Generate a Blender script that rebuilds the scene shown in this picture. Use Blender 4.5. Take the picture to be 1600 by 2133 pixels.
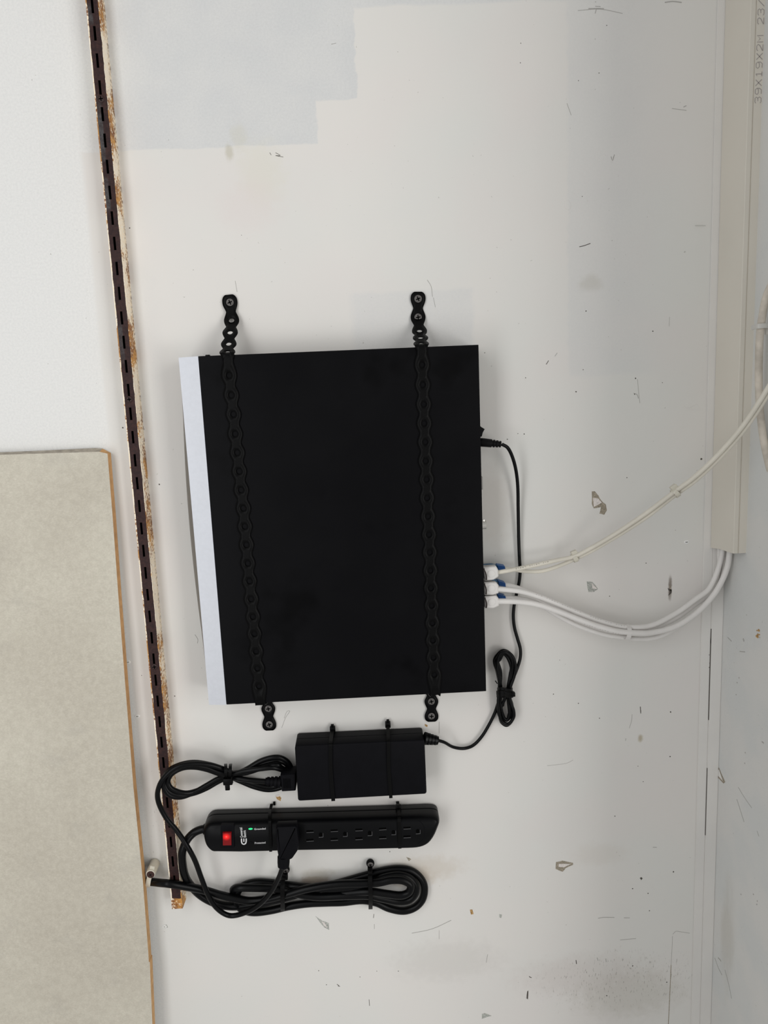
import bpy, bmesh, math, random
from mathutils import Vector, Matrix

for o in list(bpy.data.objects): bpy.data.objects.remove(o)
scn = bpy.context.scene
COL = scn.collection
random.seed(7)

# ------------------------------------------------------------------ camera
F = 1600.0; CX, CY = 800.0, 1066.5
DIST = 870.0                                   # mm from the wall
ax = Vector((67700, -3122, F)).normalized()    # world right, in camera axes (x right, y down, z forward)
ad = Vector((415, 9804, F)); ad = (ad - ax*ad.dot(ax)).normalized()   # world down
an = ax.cross(ad)                              # into the wall
cam_d = bpy.data.cameras.new('camera'); cam = bpy.data.objects.new('camera', cam_d); COL.objects.link(cam)
cam_d.sensor_fit = 'HORIZONTAL'; cam_d.sensor_width = 36; cam_d.lens = 36*F/1600; cam_d.clip_start = .01
# world axes: X right, Y into wall, Z up.  rows: camera axis expressed in the world
def c2w(v): return Vector((v.dot(ax), v.dot(an), -v.dot(ad)))
r_ = c2w(Vector((1, 0, 0))); u_ = c2w(Vector((0, -1, 0))); b_ = c2w(Vector((0, 0, -1)))
M = Matrix(((r_.x, u_.x, b_.x, 0), (r_.y, u_.y, b_.y, -DIST/1000), (r_.z, u_.z, b_.z, 0), (0, 0, 0, 1)))
cam.matrix_world = M
scn.camera = cam

# ------------------------------------------------------------------ world, lights, exposure
scn.view_settings.view_transform = 'Standard'; scn.view_settings.look = 'None'
scn.view_settings.exposure = 0.0; scn.view_settings.gamma = 1; scn.view_settings.use_curve_mapping = False
w = bpy.data.worlds.new('world'); scn.world = w; w.use_nodes = True
bg = w.node_tree.nodes['Background']; bg.inputs[0].default_value = (1.0, .985, .96, 1); bg.inputs[1].default_value = .39

def area(name, loc, target, sx, sy, power, col):
    l = bpy.data.lights.new(name, 'AREA'); l.shape = 'RECTANGLE'; l.size = sx; l.size_y = sy; l.energy = power; l.color = col
    o = bpy.data.objects.new(name, l); COL.objects.link(o); o.location = loc
    o.rotation_euler = (Vector(target) - Vector(loc)).to_track_quat('-Z', 'Y').to_euler(); return o
area('left_fill_light', (-.66, -1.10, .05), (-.3, 0, 0), .40, 1.7, 6.7, (.985, .995, 1))  # added fill lamp, no real window: brightens the left of the wall
area('doorway_light', (1.5, -1.9, -.1), (0, 0, -.1), 1.0, 2.0, 20, (1, .985, .96))
area('low_window_light', (1.28, -2.2, -.72), (0, 0, -.05), .5, .5, 3.2, (1, .985, .96))

# ------------------------------------------------------------------ pixel -> point on a plane h mm in front of the wall
def Wp(px, py, h=0.0):
    v = Vector((px - CX, py - CY, F)); d = c2w(v)
    t = (DIST - h)/1000 / d.y
    return Vector((0, -DIST/1000, 0)) + d*t
def Wx(px, py, X):                              # point on the side plane x = X (m)
    d = c2w(Vector((px - CX, py - CY, F))); t = X/d.x
    return Vector((0, -DIST/1000, 0)) + d*t
mm = .001

# ------------------------------------------------------------------ materials
MATS = {}
def mat(name, col, rough=.5, metal=0, spec=.5, emit=None, es=1):
    if name in MATS: return MATS[name]
    m = bpy.data.materials.new(name); m.use_nodes = True; b = m.node_tree.nodes['Principled BSDF']
    b.inputs['Base Color'].default_value = (*col, 1); b.inputs['Roughness'].default_value = rough
    b.inputs['Metallic'].default_value = metal; b.inputs['Specular IOR Level'].default_value = spec
    if emit: b.inputs['Emission Color'].default_value = (*emit, 1); b.inputs['Emission Strength'].default_value = es
    MATS[name] = m; return m

class NT:
    def __init__(s, m): s.m = m; s.t = m.node_tree; s.b = s.t.nodes['Principled BSDF']
    def n(s, typ, **k):
        x = s.t.nodes.new(typ)
        for a, v in k.items(): setattr(x, a, v)
        return x
    def put(s, sock, v):
        if isinstance(v, bpy.types.NodeSocket): s.t.links.new(v, sock)
        elif isinstance(v, (tuple, list)) and len(v) == 3 and sock.type == 'RGBA': sock.default_value = (*v, 1)
        else: sock.default_value = v
    def math(s, op, a, b=0, c=0, clamp=False):
        x = s.n('ShaderNodeMath', operation=op, use_clamp=clamp)
        for i, v in enumerate((a, b, c)): s.put(x.inputs[i], v)
        return x.outputs[0]
    def mix(s, f, a, b, mode='MIX'):
        x = s.n('ShaderNodeMix', data_type='RGBA', blend_type=mode)
        s.put(x.inputs[0], f); s.put(x.inputs[6], a); s.put(x.inputs[7], b); return x.outputs[2]
    def coord(s): return s.n('ShaderNodeTexCoord').outputs['Object']
    def xyz(s, v):
        x = s.n('ShaderNodeSeparateXYZ'); s.put(x.inputs[0], v); return x.outputs
    def noise(s, v, scale, detail=3, rough=.55, dist=0):
        x = s.n('ShaderNodeTexNoise'); s.put(x.inputs['Vector'], v); x.inputs['Scale'].default_value = scale
        x.inputs['Detail'].default_value = detail; x.inputs['Roughness'].default_value = rough; x.inputs['Distortion'].default_value = dist
        return x.outputs[0]
    def mapv(s, v, scale=(1, 1, 1), loc=(0, 0, 0)):
        x = s.n('ShaderNodeMapping'); s.put(x.inputs[0], v); x.inputs['Scale'].default_value = scale; x.inputs['Location'].default_value = loc
        return x.outputs[0]
    def ss(s, x, a, b, lo=0., hi=1.):           # smooth step
        r = s.n('ShaderNodeMapRange', interpolation_type='SMOOTHSTEP')
        s.put(r.inputs[0], x); r.inputs[1].default_value = a; r.inputs[2].default_value = b; r.inputs[3].default_value = lo; r.inputs[4].default_value = hi
        return r.outputs[0]
    def bump(s, h, strength, dist=.0005):
        x = s.n('ShaderNodeBump'); x.inputs['Strength'].default_value = strength; x.inputs['Distance'].default_value = dist
        s.put(x.inputs['Height'], h); s.put(s.b.inputs['Normal'], x.outputs[0])
    def stain(s, X, Z, px, py, rx, ry, nz, soft=.55, plane=None):      # blotch around a spot of the wall, radii in mm
        c = Wp(px, py) if plane is None else plane
        a = s.math('DIVIDE', s.math('SUBTRACT', X, c[0]), rx*mm); b = s.math('DIVIDE', s.math('SUBTRACT', Z, c[2]), ry*mm)
        d = s.math('SQRT', s.math('ADD', s.math('MULTIPLY', a, a), s.math('MULTIPLY', b, b)))
        d = s.math('ADD', d, s.math('MULTIPLY', s.math('SUBTRACT', nz, .5), 1.4))
        return s.ss(d, 1-soft, 1+soft, 1, 0)

def noisy(m, scale, amt, bump=0, bscale=None, stretch=(1, 1, 1), rvar=0):
    k = NT(m); c = k.coord(); c = k.mapv(c, stretch)
    base = tuple(k.b.inputs['Base Color'].default_value)[:3]
    nz = k.noise(c, scale, 4)
    f = k.ss(nz, .3, .7)
    k.put(k.b.inputs['Base Color'], k.mix(f, tuple(x*(1-amt) for x in base), tuple(min(1, x*(1+amt)) for x in base)))
    if rvar:
        r0 = k.b.inputs['Roughness'].default_value
        k.put(k.b.inputs['Roughness'], k.ss(nz, .3, .7, max(.05, r0-rvar), min(1, r0+rvar)))
    if bump: k.bump(k.noise(c, bscale or scale, 4), bump)
    return m

# ------------------------------------------------------------------ mesh helpers
def link(name, me, material=None, parent=None, smooth=False):
    if isinstance(me, bmesh.types.BMesh):
        bm = me; bmesh.ops.recalc_face_normals(bm, faces=bm.faces); me = bpy.data.meshes.new(name); bm.to_mesh(me); bm.free()
    if material is not None:
        for x in (material if isinstance(material, (list, tuple)) else [material]): me.materials.append(x)
    if smooth:
        for p in me.polygons: p.use_smooth = True
        if smooth == 'auto':
            try: me.set_sharp_from_angle(angle=math.radians(38))
            except Exception: pass
    o = bpy.data.objects.new(name, me); COL.objects.link(o)
    if parent is not None:
        o.parent = parent; o.matrix_parent_inverse = parent.matrix_world.inverted()
    return o
def thing(name, label, cat, loc, group=None):
    o = bpy.data.objects.new(name, None); COL.objects.link(o); o.location = loc; o.empty_display_size = .02
    o.matrix_world = Matrix.Translation(loc)
    return tag(o, label, cat, group)
def tag(o, label, cat, group=None):
    o['label'] = label; o['category'] = cat
    if group: o['group'] = group
    return o
def struct(o, label=None): 
    o['kind'] = 'structure'
    if label: o['label'] = label
    return o

def loft(name, rings, m, parent=None, smooth='auto', caps=(True, True)):
    bm = bmesh.new(); R = [[bm.verts.new(p) for p in r] for r in rings]; n = len(R[0])
    for a, b in zip(R, R[1:]):
        for i in range(n): bm.faces.new((a[i], a[(i+1) % n], b[(i+1) % n], b[i]))
    if caps[0]: bm.faces.new(R[0][::-1])
    if caps[1]: bm.faces.new(R[-1])
    return link(name, bm, m, parent, smooth)
def at_h(p, h): return Vector((p.x, -h*mm, p.z))          # slide a point along the wall's normal
def poly(pxs, h): return [Wp(x, y, h) for x, y in pxs]
def inset(pts, d):                                         # shrink an outline in the xz plane by d mm
    n = len(pts); A = sum(pts[i].x*pts[(i+1) % n].z - pts[(i+1) % n].x*pts[i].z for i in range(n)); sg = 1 if A > 0 else -1
    out = []
    for i in range(n):
        a, b, c = pts[i-1], pts[i], pts[(i+1) % n]
        e1 = Vector((b.x-a.x, b.z-a.z)).normalized(); e2 = Vector((c.x-b.x, c.z-b.z)).normalized()
        n1 = Vector((-e1.y, e1.x))*sg; n2 = Vector((-e2.y, e2.x))*sg; nn = n1+n2
        nn = nn.normalized() if nn.length > 1e-6 else n1
        k = d*mm/max(.4, nn.dot(n1)); out.append(Vector((b.x+nn.x*k, b.y, b.z+nn.y*k)))
    return out
def fillet(pts, r, seg=5):                                 # round every corner of an outline, r in mm (or list)
    out = []; n = len(pts)
    for i in range(n):
        a, b, c = pts[i-1], pts[i], pts[(i+1) % n]; rr = (r[i] if isinstance(r, (list, tuple)) else r)*mm
        if rr <= 0: out.append(b.copy()); continue
        d1 = (a-b); d2 = (c-b); k = min(rr, d1.length*.48, d2.length*.48); p = b+d1.normalized()*k; q = b+d2.normalized()*k
        for j in range(seg+1):
            t = j/seg; out.append(p*(1-t)**2 + b*2*t*(1-t) + q*t*t)
    return out
def slab(name, outline, levels, m, parent=None, smooth='auto'):   # levels: (height mm, inset mm)
    return loft(name, [[at_h(p, h) for p in (inset(outline, d) if d else outline)] for h, d in levels], m, parent, smooth)

def box_bm(bm, c, sx, sy, sz, rot=None, mi=0):             # c centre, sizes mm; rot matrix 3x3
    vs = []
    for x in (-1, 1):
        for y in (-1, 1):
            for z in (-1, 1):
                v = Vector((x*sx/2*mm, y*sy/2*mm, z*sz/2*mm))
                if rot is not None: v = rot @ v
                vs.append(bm.verts.new(Vector(c)+v))
    for f in ((0, 1, 3, 2), (4, 6, 7, 5), (0, 4, 5, 1), (2, 3, 7, 6), (0, 2, 6, 4), (1, 5, 7, 3)):
        bm.faces.new([vs[i] for i in f]).material_index = mi
def box(name, c, sx, sy, sz, m, parent=None, rot=None, bev=0):
    bm = bmesh.new(); box_bm(bm, c, sx, sy, sz, rot)
    if bev: bmesh.ops.bevel(bm, geom=bm.edges[:], offset=bev*mm, segments=2, affect='EDGES', profile=.5)
    return link(name, bm, m, parent, 'auto' if bev else False)

def spline(P, sub=8, closed=False):                        # centripetal-ish catmull rom through points
    n = len(P); out = []
    rng = range(n if closed else n-1)
    for i in rng:
        if closed: p0, p1, p2, p3 = P[i-1], P[i], P[(i+1) % n], P[(i+2) % n]
        else:
            p1, p2 = P[i], P[i+1]; p0 = P[i-1] if i > 0 else p1*2-p2; p3 = P[i+2] if i+2 < n else p2*2-p1
        d = (p2-p1).length or 1e-9
        t1 = (p2-p0)*(d/((p2-p1).length+(p1-p0).length+1e-9)); t2 = (p3-p1)*(d/((p3-p2).length+(p2-p1).length+1e-9))
        for j in range(sub):
            t = j/sub; out.append(p1*(2*t**3-3*t*t+1)+t1*(t**3-2*t*t+t)+p2*(-2*t**3+3*t*t)+t2*(t**3-t*t))
    if not closed: out.append(P[-1].copy())
    return out
def frames(path):
    T = []
    for i in range(len(path)):
        a = path[max(0, i-1)]; b = path[min(len(path)-1, i+1)]; t = (b-a); T.append(t.normalized() if t.length > 0 else Vector((0, 0, 1)))
    u = T[0].cross(Vector((0, 1, 0)))
    if u.length < .1: u = T[0].cross(Vector((1, 0, 0)))
    u.normalize(); out = []
    for t in T:
        u = (u - t*u.dot(t)).normalized(); out.append((t, u, t.cross(u)))
    return out
def tube_bm(bm, path, r, seg=12, caps=True):
    fr = frames(path); rings = []
    for i, (p, (t, u, v)) in enumerate(zip(path, fr)):
        rr = (r[i] if isinstance(r, list) else r)*mm
        rings.append([bm.verts.new(p+(u*math.cos(a)+v*math.sin(a))*rr) for a in (2*math.pi*k/seg for k in range(seg))])
    for a, b in zip(rings, rings[1:]):
        for i in range(seg): bm.faces.new((a[i], a[(i+1) % seg], b[(i+1) % seg], b[i]))
    if caps: bm.faces.new(rings[0][::-1]); bm.faces.new(rings[-1])
def tube(name, path, r, m, parent=None, seg=12):
    bm = bmesh.new(); tube_bm(bm, path, r, seg); return link(name, bm, m, parent, 'auto')
def PX(L):                                                 # [(px,py,h),...] -> points
    return [Wp(x, y, h) for x, y, h in L]
def cable(name, L, r, m, parent=None, sub=8, seg=12): return tube(name, spline(PX(L), sub), r, m, parent, seg)
def lathe(name, a, b, prof, m, parent=None, seg=20):       # prof: (t along a->b in mm, radius mm)
    d = (b-a).normalized(); pts = [a+d*t*mm for t, r in prof]
    u = d.cross(Vector((0, 1, 0)));
    if u.length < .1: u = d.cross(Vector((1, 0, 0)))
    u.normalize(); v = d.cross(u); bm = bmesh.new()
    rings = [[bm.verts.new(p+(u*math.cos(2*math.pi*k/seg)+v*math.sin(2*math.pi*k/seg))*max(r, .01)*mm) for k in range(seg)] for p, (t, r) in zip(pts, prof)]
    for x, y in zip(rings, rings[1:]):
        for i in range(seg): bm.faces.new((x[i], x[(i+1) % seg], y[(i+1) % seg], y[i]))
    bm.faces.new(rings[0][::-1]); bm.faces.new(rings[-1])
    return link(name, bm, m, parent, 'auto')
def ribbon_bm(bm, path, wdir, wid, th, closed=False):      # flat band; wdir = vector or list of vectors
    n = len(path); rings = []
    for i, p in enumerate(path):
        if closed: t = path[(i+1) % n]-path[i-1]
        else: t = path[min(n-1, i+1)]-path[max(0, i-1)]
        t.normalize(); wd = wdir - t*wdir.dot(t); wd.normalize(); nn = t.cross(wd)
        rings.append([bm.verts.new(p+wd*(a*wid/2*mm)+nn*(b*th/2*mm)) for a, b in ((-1, -1), (1, -1), (1, 1), (-1, 1))])
    prs = list(zip(rings, rings[1:])) + ([(rings[-1], rings[0])] if closed else [])
    for a, b in prs:
        for i in range(4): bm.faces.new((a[i], a[(i+1) % 4], b[(i+1) % 4], b[i]))
    if not closed: bm.faces.new(rings[0][::-1]); bm.faces.new(rings[-1])
def ribbon(name, path, wdir, wid, th, m, parent=None, closed=False):
    bm = bmesh.new(); ribbon_bm(bm, path, wdir, wid, th, closed); return link(name, bm, m, parent)
XD = Vector((1, 0, 0)); YD = Vector((0, 1, 0)); ZD = Vector((0, 0, 1))

# ------------------------------------------------------------------ the setting
Xs = .4185                                                 # the side wall's plane
def wall_mat():
    m = mat('painted_wall', (.7, .7, .68), .62, 0, .3); k = NT(m); c = k.coord(); X, Y, Z = k.xyz(c)
    big = k.noise(c, 5, 2); mid = k.noise(c, 22, 3); fine = k.noise(c, 900, 2, .6); edge = k.noise(c, 60, 4)
    ej = k.math('MULTIPLY', k.math('SUBTRACT', edge, .5), .012)
    Xe = k.math('ADD', X, ej); Ze = k.math('ADD', Z, k.math('MULTIPLY', k.math('SUBTRACT', mid, .5), .010))
    smooth_c = k.mix(k.ss(big, .35, .65), (.755, .735, .705), (.733, .731, .703))
    smooth_c = k.mix(k.math('MULTIPLY', k.ss(k.noise(k.mapv(c, (1, 1, 1), (3, 1, 7)), 7, 2), .45, .7), .5), smooth_c, (.750, .712, .690))
    rough_c = k.mix(k.ss(mid, .3, .7), (.672, .680, .681), (.705, .708, .700))
    rough_c = k.mix(k.ss(X, -.29, -.21, 1, 0), rough_c, (.80, .80, .785))
    x740 = Wp(740, 100).x; x660 = Wp(660, 260).x; z210 = Wp(700, 209).z; z308 = Wp(450, 308).z; zt = Wp(900, 8).z
    def lt(v, e, s=.0012): return k.ss(v, e-s, e+s, 1, 0)
    def gt(v, e, s=.0012): return k.ss(v, e-s, e+s, 0, 1)
    p1 = k.math('MULTIPLY', lt(Xe, x740), gt(Ze, z210)); p2 = k.math('MULTIPLY', lt(Xe, x660), gt(Ze, z308))
    p3 = gt(Ze, zt, .002)
    left = lt(X, Wp(235, 900).x-.004, .004)
    xr = Wp(1183, 400).x; p4 = k.math('MULTIPLY', k.math('MULTIPLY', gt(Xe, xr, .003), gt(Ze, Wp(1250, 782).z, .004)), k.ss(X, Wp(1280, 400).x, Wp(1420, 400).x, .8, 0))
    p5 = k.math('MULTIPLY', k.math('MULTIPLY', gt(Xe, Wp(735, 660).x, .006), lt(Xe, Wp(985, 660).x, .004)), k.math('MULTIPLY', lt(Ze, Wp(860, 606).z, .003), gt(Ze, Wp(860, 800).z, .004)))
    p6 = k.math('MULTIPLY', lt(Xe, Wp(330, 700).x, .012), k.math('MULTIPLY', lt(Ze, Wp(300, 560).z, .02), gt(Ze, Wp(300, 1030).z, .02)))
    p7 = k.math('MULTIPLY', lt(Xe, Wp(345, 1800).x, .01), lt(Ze, Wp(300, 1660).z, .01))
    msk = k.math('MAXIMUM', k.math('MAXIMUM', p1, p2), k.math('MAXIMUM', p3, left))
    msk2 = k.math('MAXIMUM', k.math('MAXIMUM', p4, p5), k.math('MULTIPLY', k.math('MAXIMUM', p6, p7), .6))
    msk = k.math('MAXIMUM', msk, k.math('MULTIPLY', msk2, .5))
    col = k.mix(msk, smooth_c, rough_c)
    # paint stipple and grain
    g = k.ss(k.noise(c, 420, 3, .7), .3, .75)
    col = k.mix(k.math('MULTIPLY', k.math('MULTIPLY', msk, .22), g), col, (.50, .51, .52))
    # stains of their own shape
    nz = k.noise(c, 90, 4, .65)
    for px, py, rx, ry, cc, f in ((478, 318, 4, 8, (.48, .45, .34), .5), (497, 285, 8, 12, (.62, .60, .50), .35), (545, 360, 22, 30, (.70, .68, .56), .3), (520, 430, 30, 24, (.74, .68, .66), .4),
                               (655, 1834, 18, 5, (.36, .27, .20), .75), (660, 1822, 18, 7, (.50, .46, .38), .5), (860, 1825, 24, 12, (.50, .40, .30), .55), (880, 1810, 45, 16, (.60, .54, .46), .5),
                               (1310, 2070, 62, 30, (.50, .48, .42), .38), (1220, 2030, 80, 26, (.60, .55, .52), .35), (930, 2000, 60, 26, (.62, .60, .57), .45), (1250, 1780, 30, 14, (.66, .62, .57), .35), (700, 1560, 40, 14, (.66, .64, .62), .35),
                               (1230, 590, 12, 8, (.55, .53, .48), .45), (1030, 1060, 18, 40, (.62, .57, .52), .35), (1396, 1224, 2.0, 12, (.16, .12, .09), .8), (1334, 1538, 2.8, 4, (.42, .36, .24), .75)):
        col = k.mix(k.math('MULTIPLY', k.stain(X, Z, px, py, rx, ry, nz), f), col, cc)
    sp = k.noise(c, 260, 2, .5)                              # scattered specks of dirt
    col = k.mix(k.math('MULTIPLY', k.ss(sp, .735, .77), .55), col, (.30, .28, .25))
    sp2 = k.noise(k.mapv(c, (1, 1, .25)), 600, 2, .5)
    col = k.mix(k.math('MULTIPLY', k.math('MULTIPLY', k.ss(sp2, .60, .70), k.stain(X, Z, 1290, 2040, 95, 36, nz)), .6), col, (.22, .20, .18))
    col = k.mix(k.math('MULTIPLY', k.math('MULTIPLY', k.ss(sp2, .64, .72), k.stain(X, Z, 330, 1735, 9, 44, nz)), .55), col, (.25, .25, .25))
    k.put(k.b.inputs['Base Color'], col)
    brush = k.noise(k.mapv(c, (60, 60, 900)), 1, 3)
    hgt = k.math('ADD', k.math('MULTIPLY', k.math('MULTIPLY', k.noise(c, 520, 3, .6), msk), 1.0), k.math('ADD', k.math('MULTIPLY', brush, .12), k.math('MULTIPLY', mid, 1.2)))
    # paint film edge of the patch
    k.bump(k.math('ADD', hgt, k.math('MULTIPLY', k.math('SUBTRACT', 1, msk), .7)), .35, .0006)
    return m
WALL = wall_mat()
zT, zB = .52, -1.02
bm = bmesh.new(); box_bm(bm, ((-.75+Xs)/2, .025, (zT+zB)/2), (Xs+.75)*1000, 50, (zT-zB)*1000)
wall = struct(link('wall_back', bm, WALL), 'white painted wall with scuffed and patched paint')

def side_mat():
    m = mat('side_wall_paint', (.66, .68, .67), .65, 0, .3); k = NT(m); c = k.coord(); X, Y, Z = k.xyz(c)
    n1 = k.noise(c, 14, 3); col = k.mix(k.ss(n1, .35, .65), (.64, .65, .64), (.68, .675, .655))
    sp = k.noise(c, 260, 2); col = k.mix(k.math('MULTIPLY', k.ss(sp, .73, .765), .5), col, (.3, .28, .25))
    nz = k.noise(k.mapv(c, (1, 1, .3)), 80, 4)
    a = Wx(1515, 1950, Xs)
    da = k.math('DIVIDE', k.math('SUBTRACT', Y, a.y), .014); db = k.math('DIVIDE', k.math('SUBTRACT', Z, a.z), .06)
    d = k.math('SQRT', k.math('ADD', k.math('MULTIPLY', da, da), k.math('MULTIPLY', db, db)))
    d = k.math('ADD', d, k.math('MULTIPLY', k.math('SUBTRACT', nz, .5), 1.3))
    col = k.mix(k.math('MULTIPLY', k.ss(d, .4, 1.6, 1, 0), .32), col, (.42, .39, .33))
    k.put(k.b.inputs['Base Color'], col); k.bump(k.math('ADD', k.noise(c, 400, 3), k.math('MULTIPLY', n1, 2)), .3, .0006); return m
SIDE = side_mat()
bm = bmesh.new(); box_bm(bm, (Xs+.05, -.155, (zT+zB)/2), 100, 410, (zT-zB)*1000)
wr = struct(link('wall_right', bm, SIDE), 'white painted side wall meeting the back wall')

# painted corner trim: a flat strip up the corner, with a hairline joint
TRIM = noisy(mat('trim_paint', (.74, .725, .70), .5, 0, .35), 9, .03, .12, 300)
tx0 = Wp(1458, 1400).x
bm = bmesh.new()
cx1 = Wp(1477.5, 1400).x
for a, b, t in ((tx0, cx1, 1.6), (cx1, Xs, 2.0)):
    box_bm(bm, ((a+b)/2, -t/2*mm, (zT+zB)/2), (b-a)*1000, t, (zT-zB)*1000)
bmesh.ops.bevel(bm, geom=[e for e in bm.edges if e.calc_length() > 1], offset=.0006, segments=2, affect='EDGES')
tr = struct(link('trim_1', bm, TRIM, None, 'auto'), 'painted flat strip up the wall corner')

DARKLINE = mat('crack_dark', (.10, .09, .08), .8, 0, .1)
DUST = mat('scuff_grey', (.43, .42, .40), .8, 0, .1)
RIMM = noisy(mat('chip_rim', (.33, .29, .23), .85, 0, .15), 900, .4)
PLAST = noisy(mat('chip_plaster', (.74, .69, .66), .9, 0, .1), 600, .15)
GREYC = noisy(mat('chip_grey', (.42, .43, .40), .9, 0, .1), 700, .3)
OCHRE = noisy(mat('chip_ochre', (.45, .28, .12), .8, 0, .1), 700, .35)

def flat(name, pts, h, m, parent, th=.25):                   # thin flake with real thickness
    o = slab(name, pts, [(h, 0), (h+th, .12)], m, parent, False); return o
def jag(pts, amp, n=3):
    out = []
    for i in range(len(pts)):
        a, b = pts[i], pts[(i+1) % len(pts)]
        for j in range(n):
            t = j/n; p = a.lerp(b, t); out.append(p+Vector((random.uniform(-amp, amp)*mm, 0, random.uniform(-amp, amp)*mm)))
    return out
# paint chips on the back wall
CH = [([(1233, 1023), (1239, 1023), (1247, 1032), (1252, 1042), (1262, 1051), (1264, 1062), (1259, 1072), (1249, 1070), (1252, 1056), (1237, 1059), (1233, 1050)], [(1235, 1037), (1246, 1038), (1254, 1047), (1237, 1056)], RIMM, PLAST),
      ([(1222, 1211), (1234, 1212), (1246, 1227), (1238, 1233), (1226, 1233)], [(1233, 1214), (1245, 1227), (1234, 1226)], GREYC, PLAST),
      ([(1158, 1796), (1172, 1793), (1194, 1797), (1194, 1801), (1179, 1808), (1172, 1816), (1157, 1810)], [(1164, 1799), (1190, 1799), (1175, 1806), (1164, 1805)], RIMM, PLAST),
      ([(1492, 1602), (1498, 1599), (1503, 1612), (1511, 1629), (1507, 1632), (1495, 1619)], [(1494, 1604), (1498, 1603), (1506, 1627), (1496, 1616)], RIMM, TRIM),
      ([(657, 1908), (672, 1918), (685, 1923), (686, 1937), (676, 1932), (668, 1923)], [(670, 1919), (676, 1921), (682, 1933), (674, 1927)], GREYC, PLAST),
      ([(1004, 2112), (1010, 2110), (1024, 2116), (1012, 2119), (1004, 2122)], None, GREYC, None),
      ([(574, 1659), (581, 1657), (586, 1662), (585, 1669), (577, 1665)], [(574, 1656), (582, 1655), (584, 1658), (576, 1660)], OCHRE, PLAST),
      ([(846, 1785), (853, 1787), (857, 1790), (852, 1794)], None, RIMM, None), ([(979, 1895), (984, 1894), (987, 1904), (981, 1905)], None, OCHRE, None),
      ([(885, 1508), (891, 1510), (890, 1515), (885, 1512)], None, OCHRE, None), ([(1175, 420), (1185, 417), (1190, 427), (1186, 438), (1177, 434)], None, WALL, None),
      ([(1101, 2063), (1098, 2065), (1097, 2080), (1100, 2082)], None, DARKLINE, None), ([(1102, 2033), (1108, 2036), (1107, 2037), (1103, 2036)], None, DARKLINE, None),
      ([(1333, 1829), (1336, 1827), (1339, 1830), (1336, 1833)], None, DARKLINE, None), ([(341, 1927), (348, 1926), (350, 1932), (343, 1934)], None, GREYC, None),
      ([(1040, 1904), (1046, 1905), (1044, 1912), (1040, 1910)], None, GREYC, None), ([(1391, 1225), (1399, 1228), (1399, 1236), (1392, 1241), (1395, 1233)], None, DARKLINE, None),
      ([(1393, 1216), (1397, 1222), (1400, 1234), (1396, 1229)], None, RIMM, None)]
for out, inn, m1, m2 in CH:
    on_side = out[0] == (1492, 1602)
    o = flat('paint_chip', jag(poly(out, 0), .25, 2), 0, m1, wall) if not on_side else None
    if on_side:
        def sd(L, dx):
            return [Wx(x, y, Xs-dx*mm) for x, y in L]
        bm = bmesh.new(); bm.faces.new([bm.verts.new(p) for p in sd(out, .15)]); bm.faces.new([bm.verts.new(p) for p in sd(inn, .3)]).material_index = 1
        link('paint_chip', bm, [m1, m2], wr); continue
    if inn: flat('plaster_patch', jag(poly(inn, 0), .15, 2), .25, m2, wall, .3)
# nail holes, screw heads sunk under paint, specks
HOLES = [(270, 475, 1.0), (256, 891, 1.3), (299, 894, 1.2), (332, 1009, 1.2), (503, 490, .5), (1461, 956, 1.8), (1429, 1129, 1.4), (345, 1928, 1.0), (1249, 1496, .9), (1397, 1483, 1.3), (1396, 1576, 1.2), (1281, 1700, 1.0),
         (1335, 1481, 1.0), (1403, 1816, 1.4), (1318, 1851, 1.2), (1350, 1861, 1.1), (1353, 1897, 1.1), (1264, 2074, 1.2), (1306, 995, .9), (1324, 788, 1.1), (1322, 821, 1.1), (1380, 797, .7), (1221, 648, 1.0), (1200, 816, 1.1), (812, 1774, .9),
         (664, 2022, .9), (680, 2051, .9), (705, 2054, .9), (750, 2035, .8), (785, 2023, .8), (830, 2023, .9), (1318, 2012, 1.3), (1389, 2046, 1.2), (1360, 690, 1.0), (1215, 770, .8), (1153, 1446, 1.0), (1205, 1465, .9), (364, 1450, 1.0), (295, 1407, .7), (1010, 735, .7),
         (1084, 131, .7), (1248, 152, .8), (1205, 168, .7), (1085, 90, .7), (1264, 53, .7), (1095, 787, .8), (1346, 1173, .8), (1270, 1242, .9), (1092, 904, 1.0), (1057, 915, 1.0), (1079, 903, .7), (1213, 409, .7), (1329, 1596, .7), (1340, 1628, .8), (1166, 1375, .6), (1476, 1389, .8), (1476, 1363, .7), (1477, 1380, .7)]
for x, y, r in HOLES:
    c = Wp(x, y); n = 8; pts = [c+Vector((math.cos(a)*r*random.uniform(.7, 1.1), 0, math.sin(a)*r*random.uniform(.7, 1.1)))*.8*mm for a in (2*math.pi*i/n for i in range(n))]
    hb = 2.1 if c.x > tx0 else 0
    slab('nail_hole', pts, [(hb, 0), (hb+.08, .1)], DARKLINE, wall, False)
for x, y, hm in ((286, 1492, 0), (267, 1379, 0), (343, 1930, 0), (1431, 1129, 0)):        # filled screw holes: raised paint ring and dark middle
    c = Wp(x, y); ring = [c+Vector((math.cos(a)*3.2*random.uniform(.85, 1.1), 0, math.sin(a)*2.4*random.uniform(.85, 1.1)))*mm for a in (2*math.pi*i/12 for i in range(12))]
    o = slab('filled_screw_hole', ring, [(0, 0), (.5, .5), (.55, 1.0)], mat('fresh_filler', (.86, .86, .85), .6, 0, .3), wall)
    slab('screw_dent', inset(ring, 1.5), [(.5, 0), (.66, .2)], GREYC, wall, False)
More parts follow.
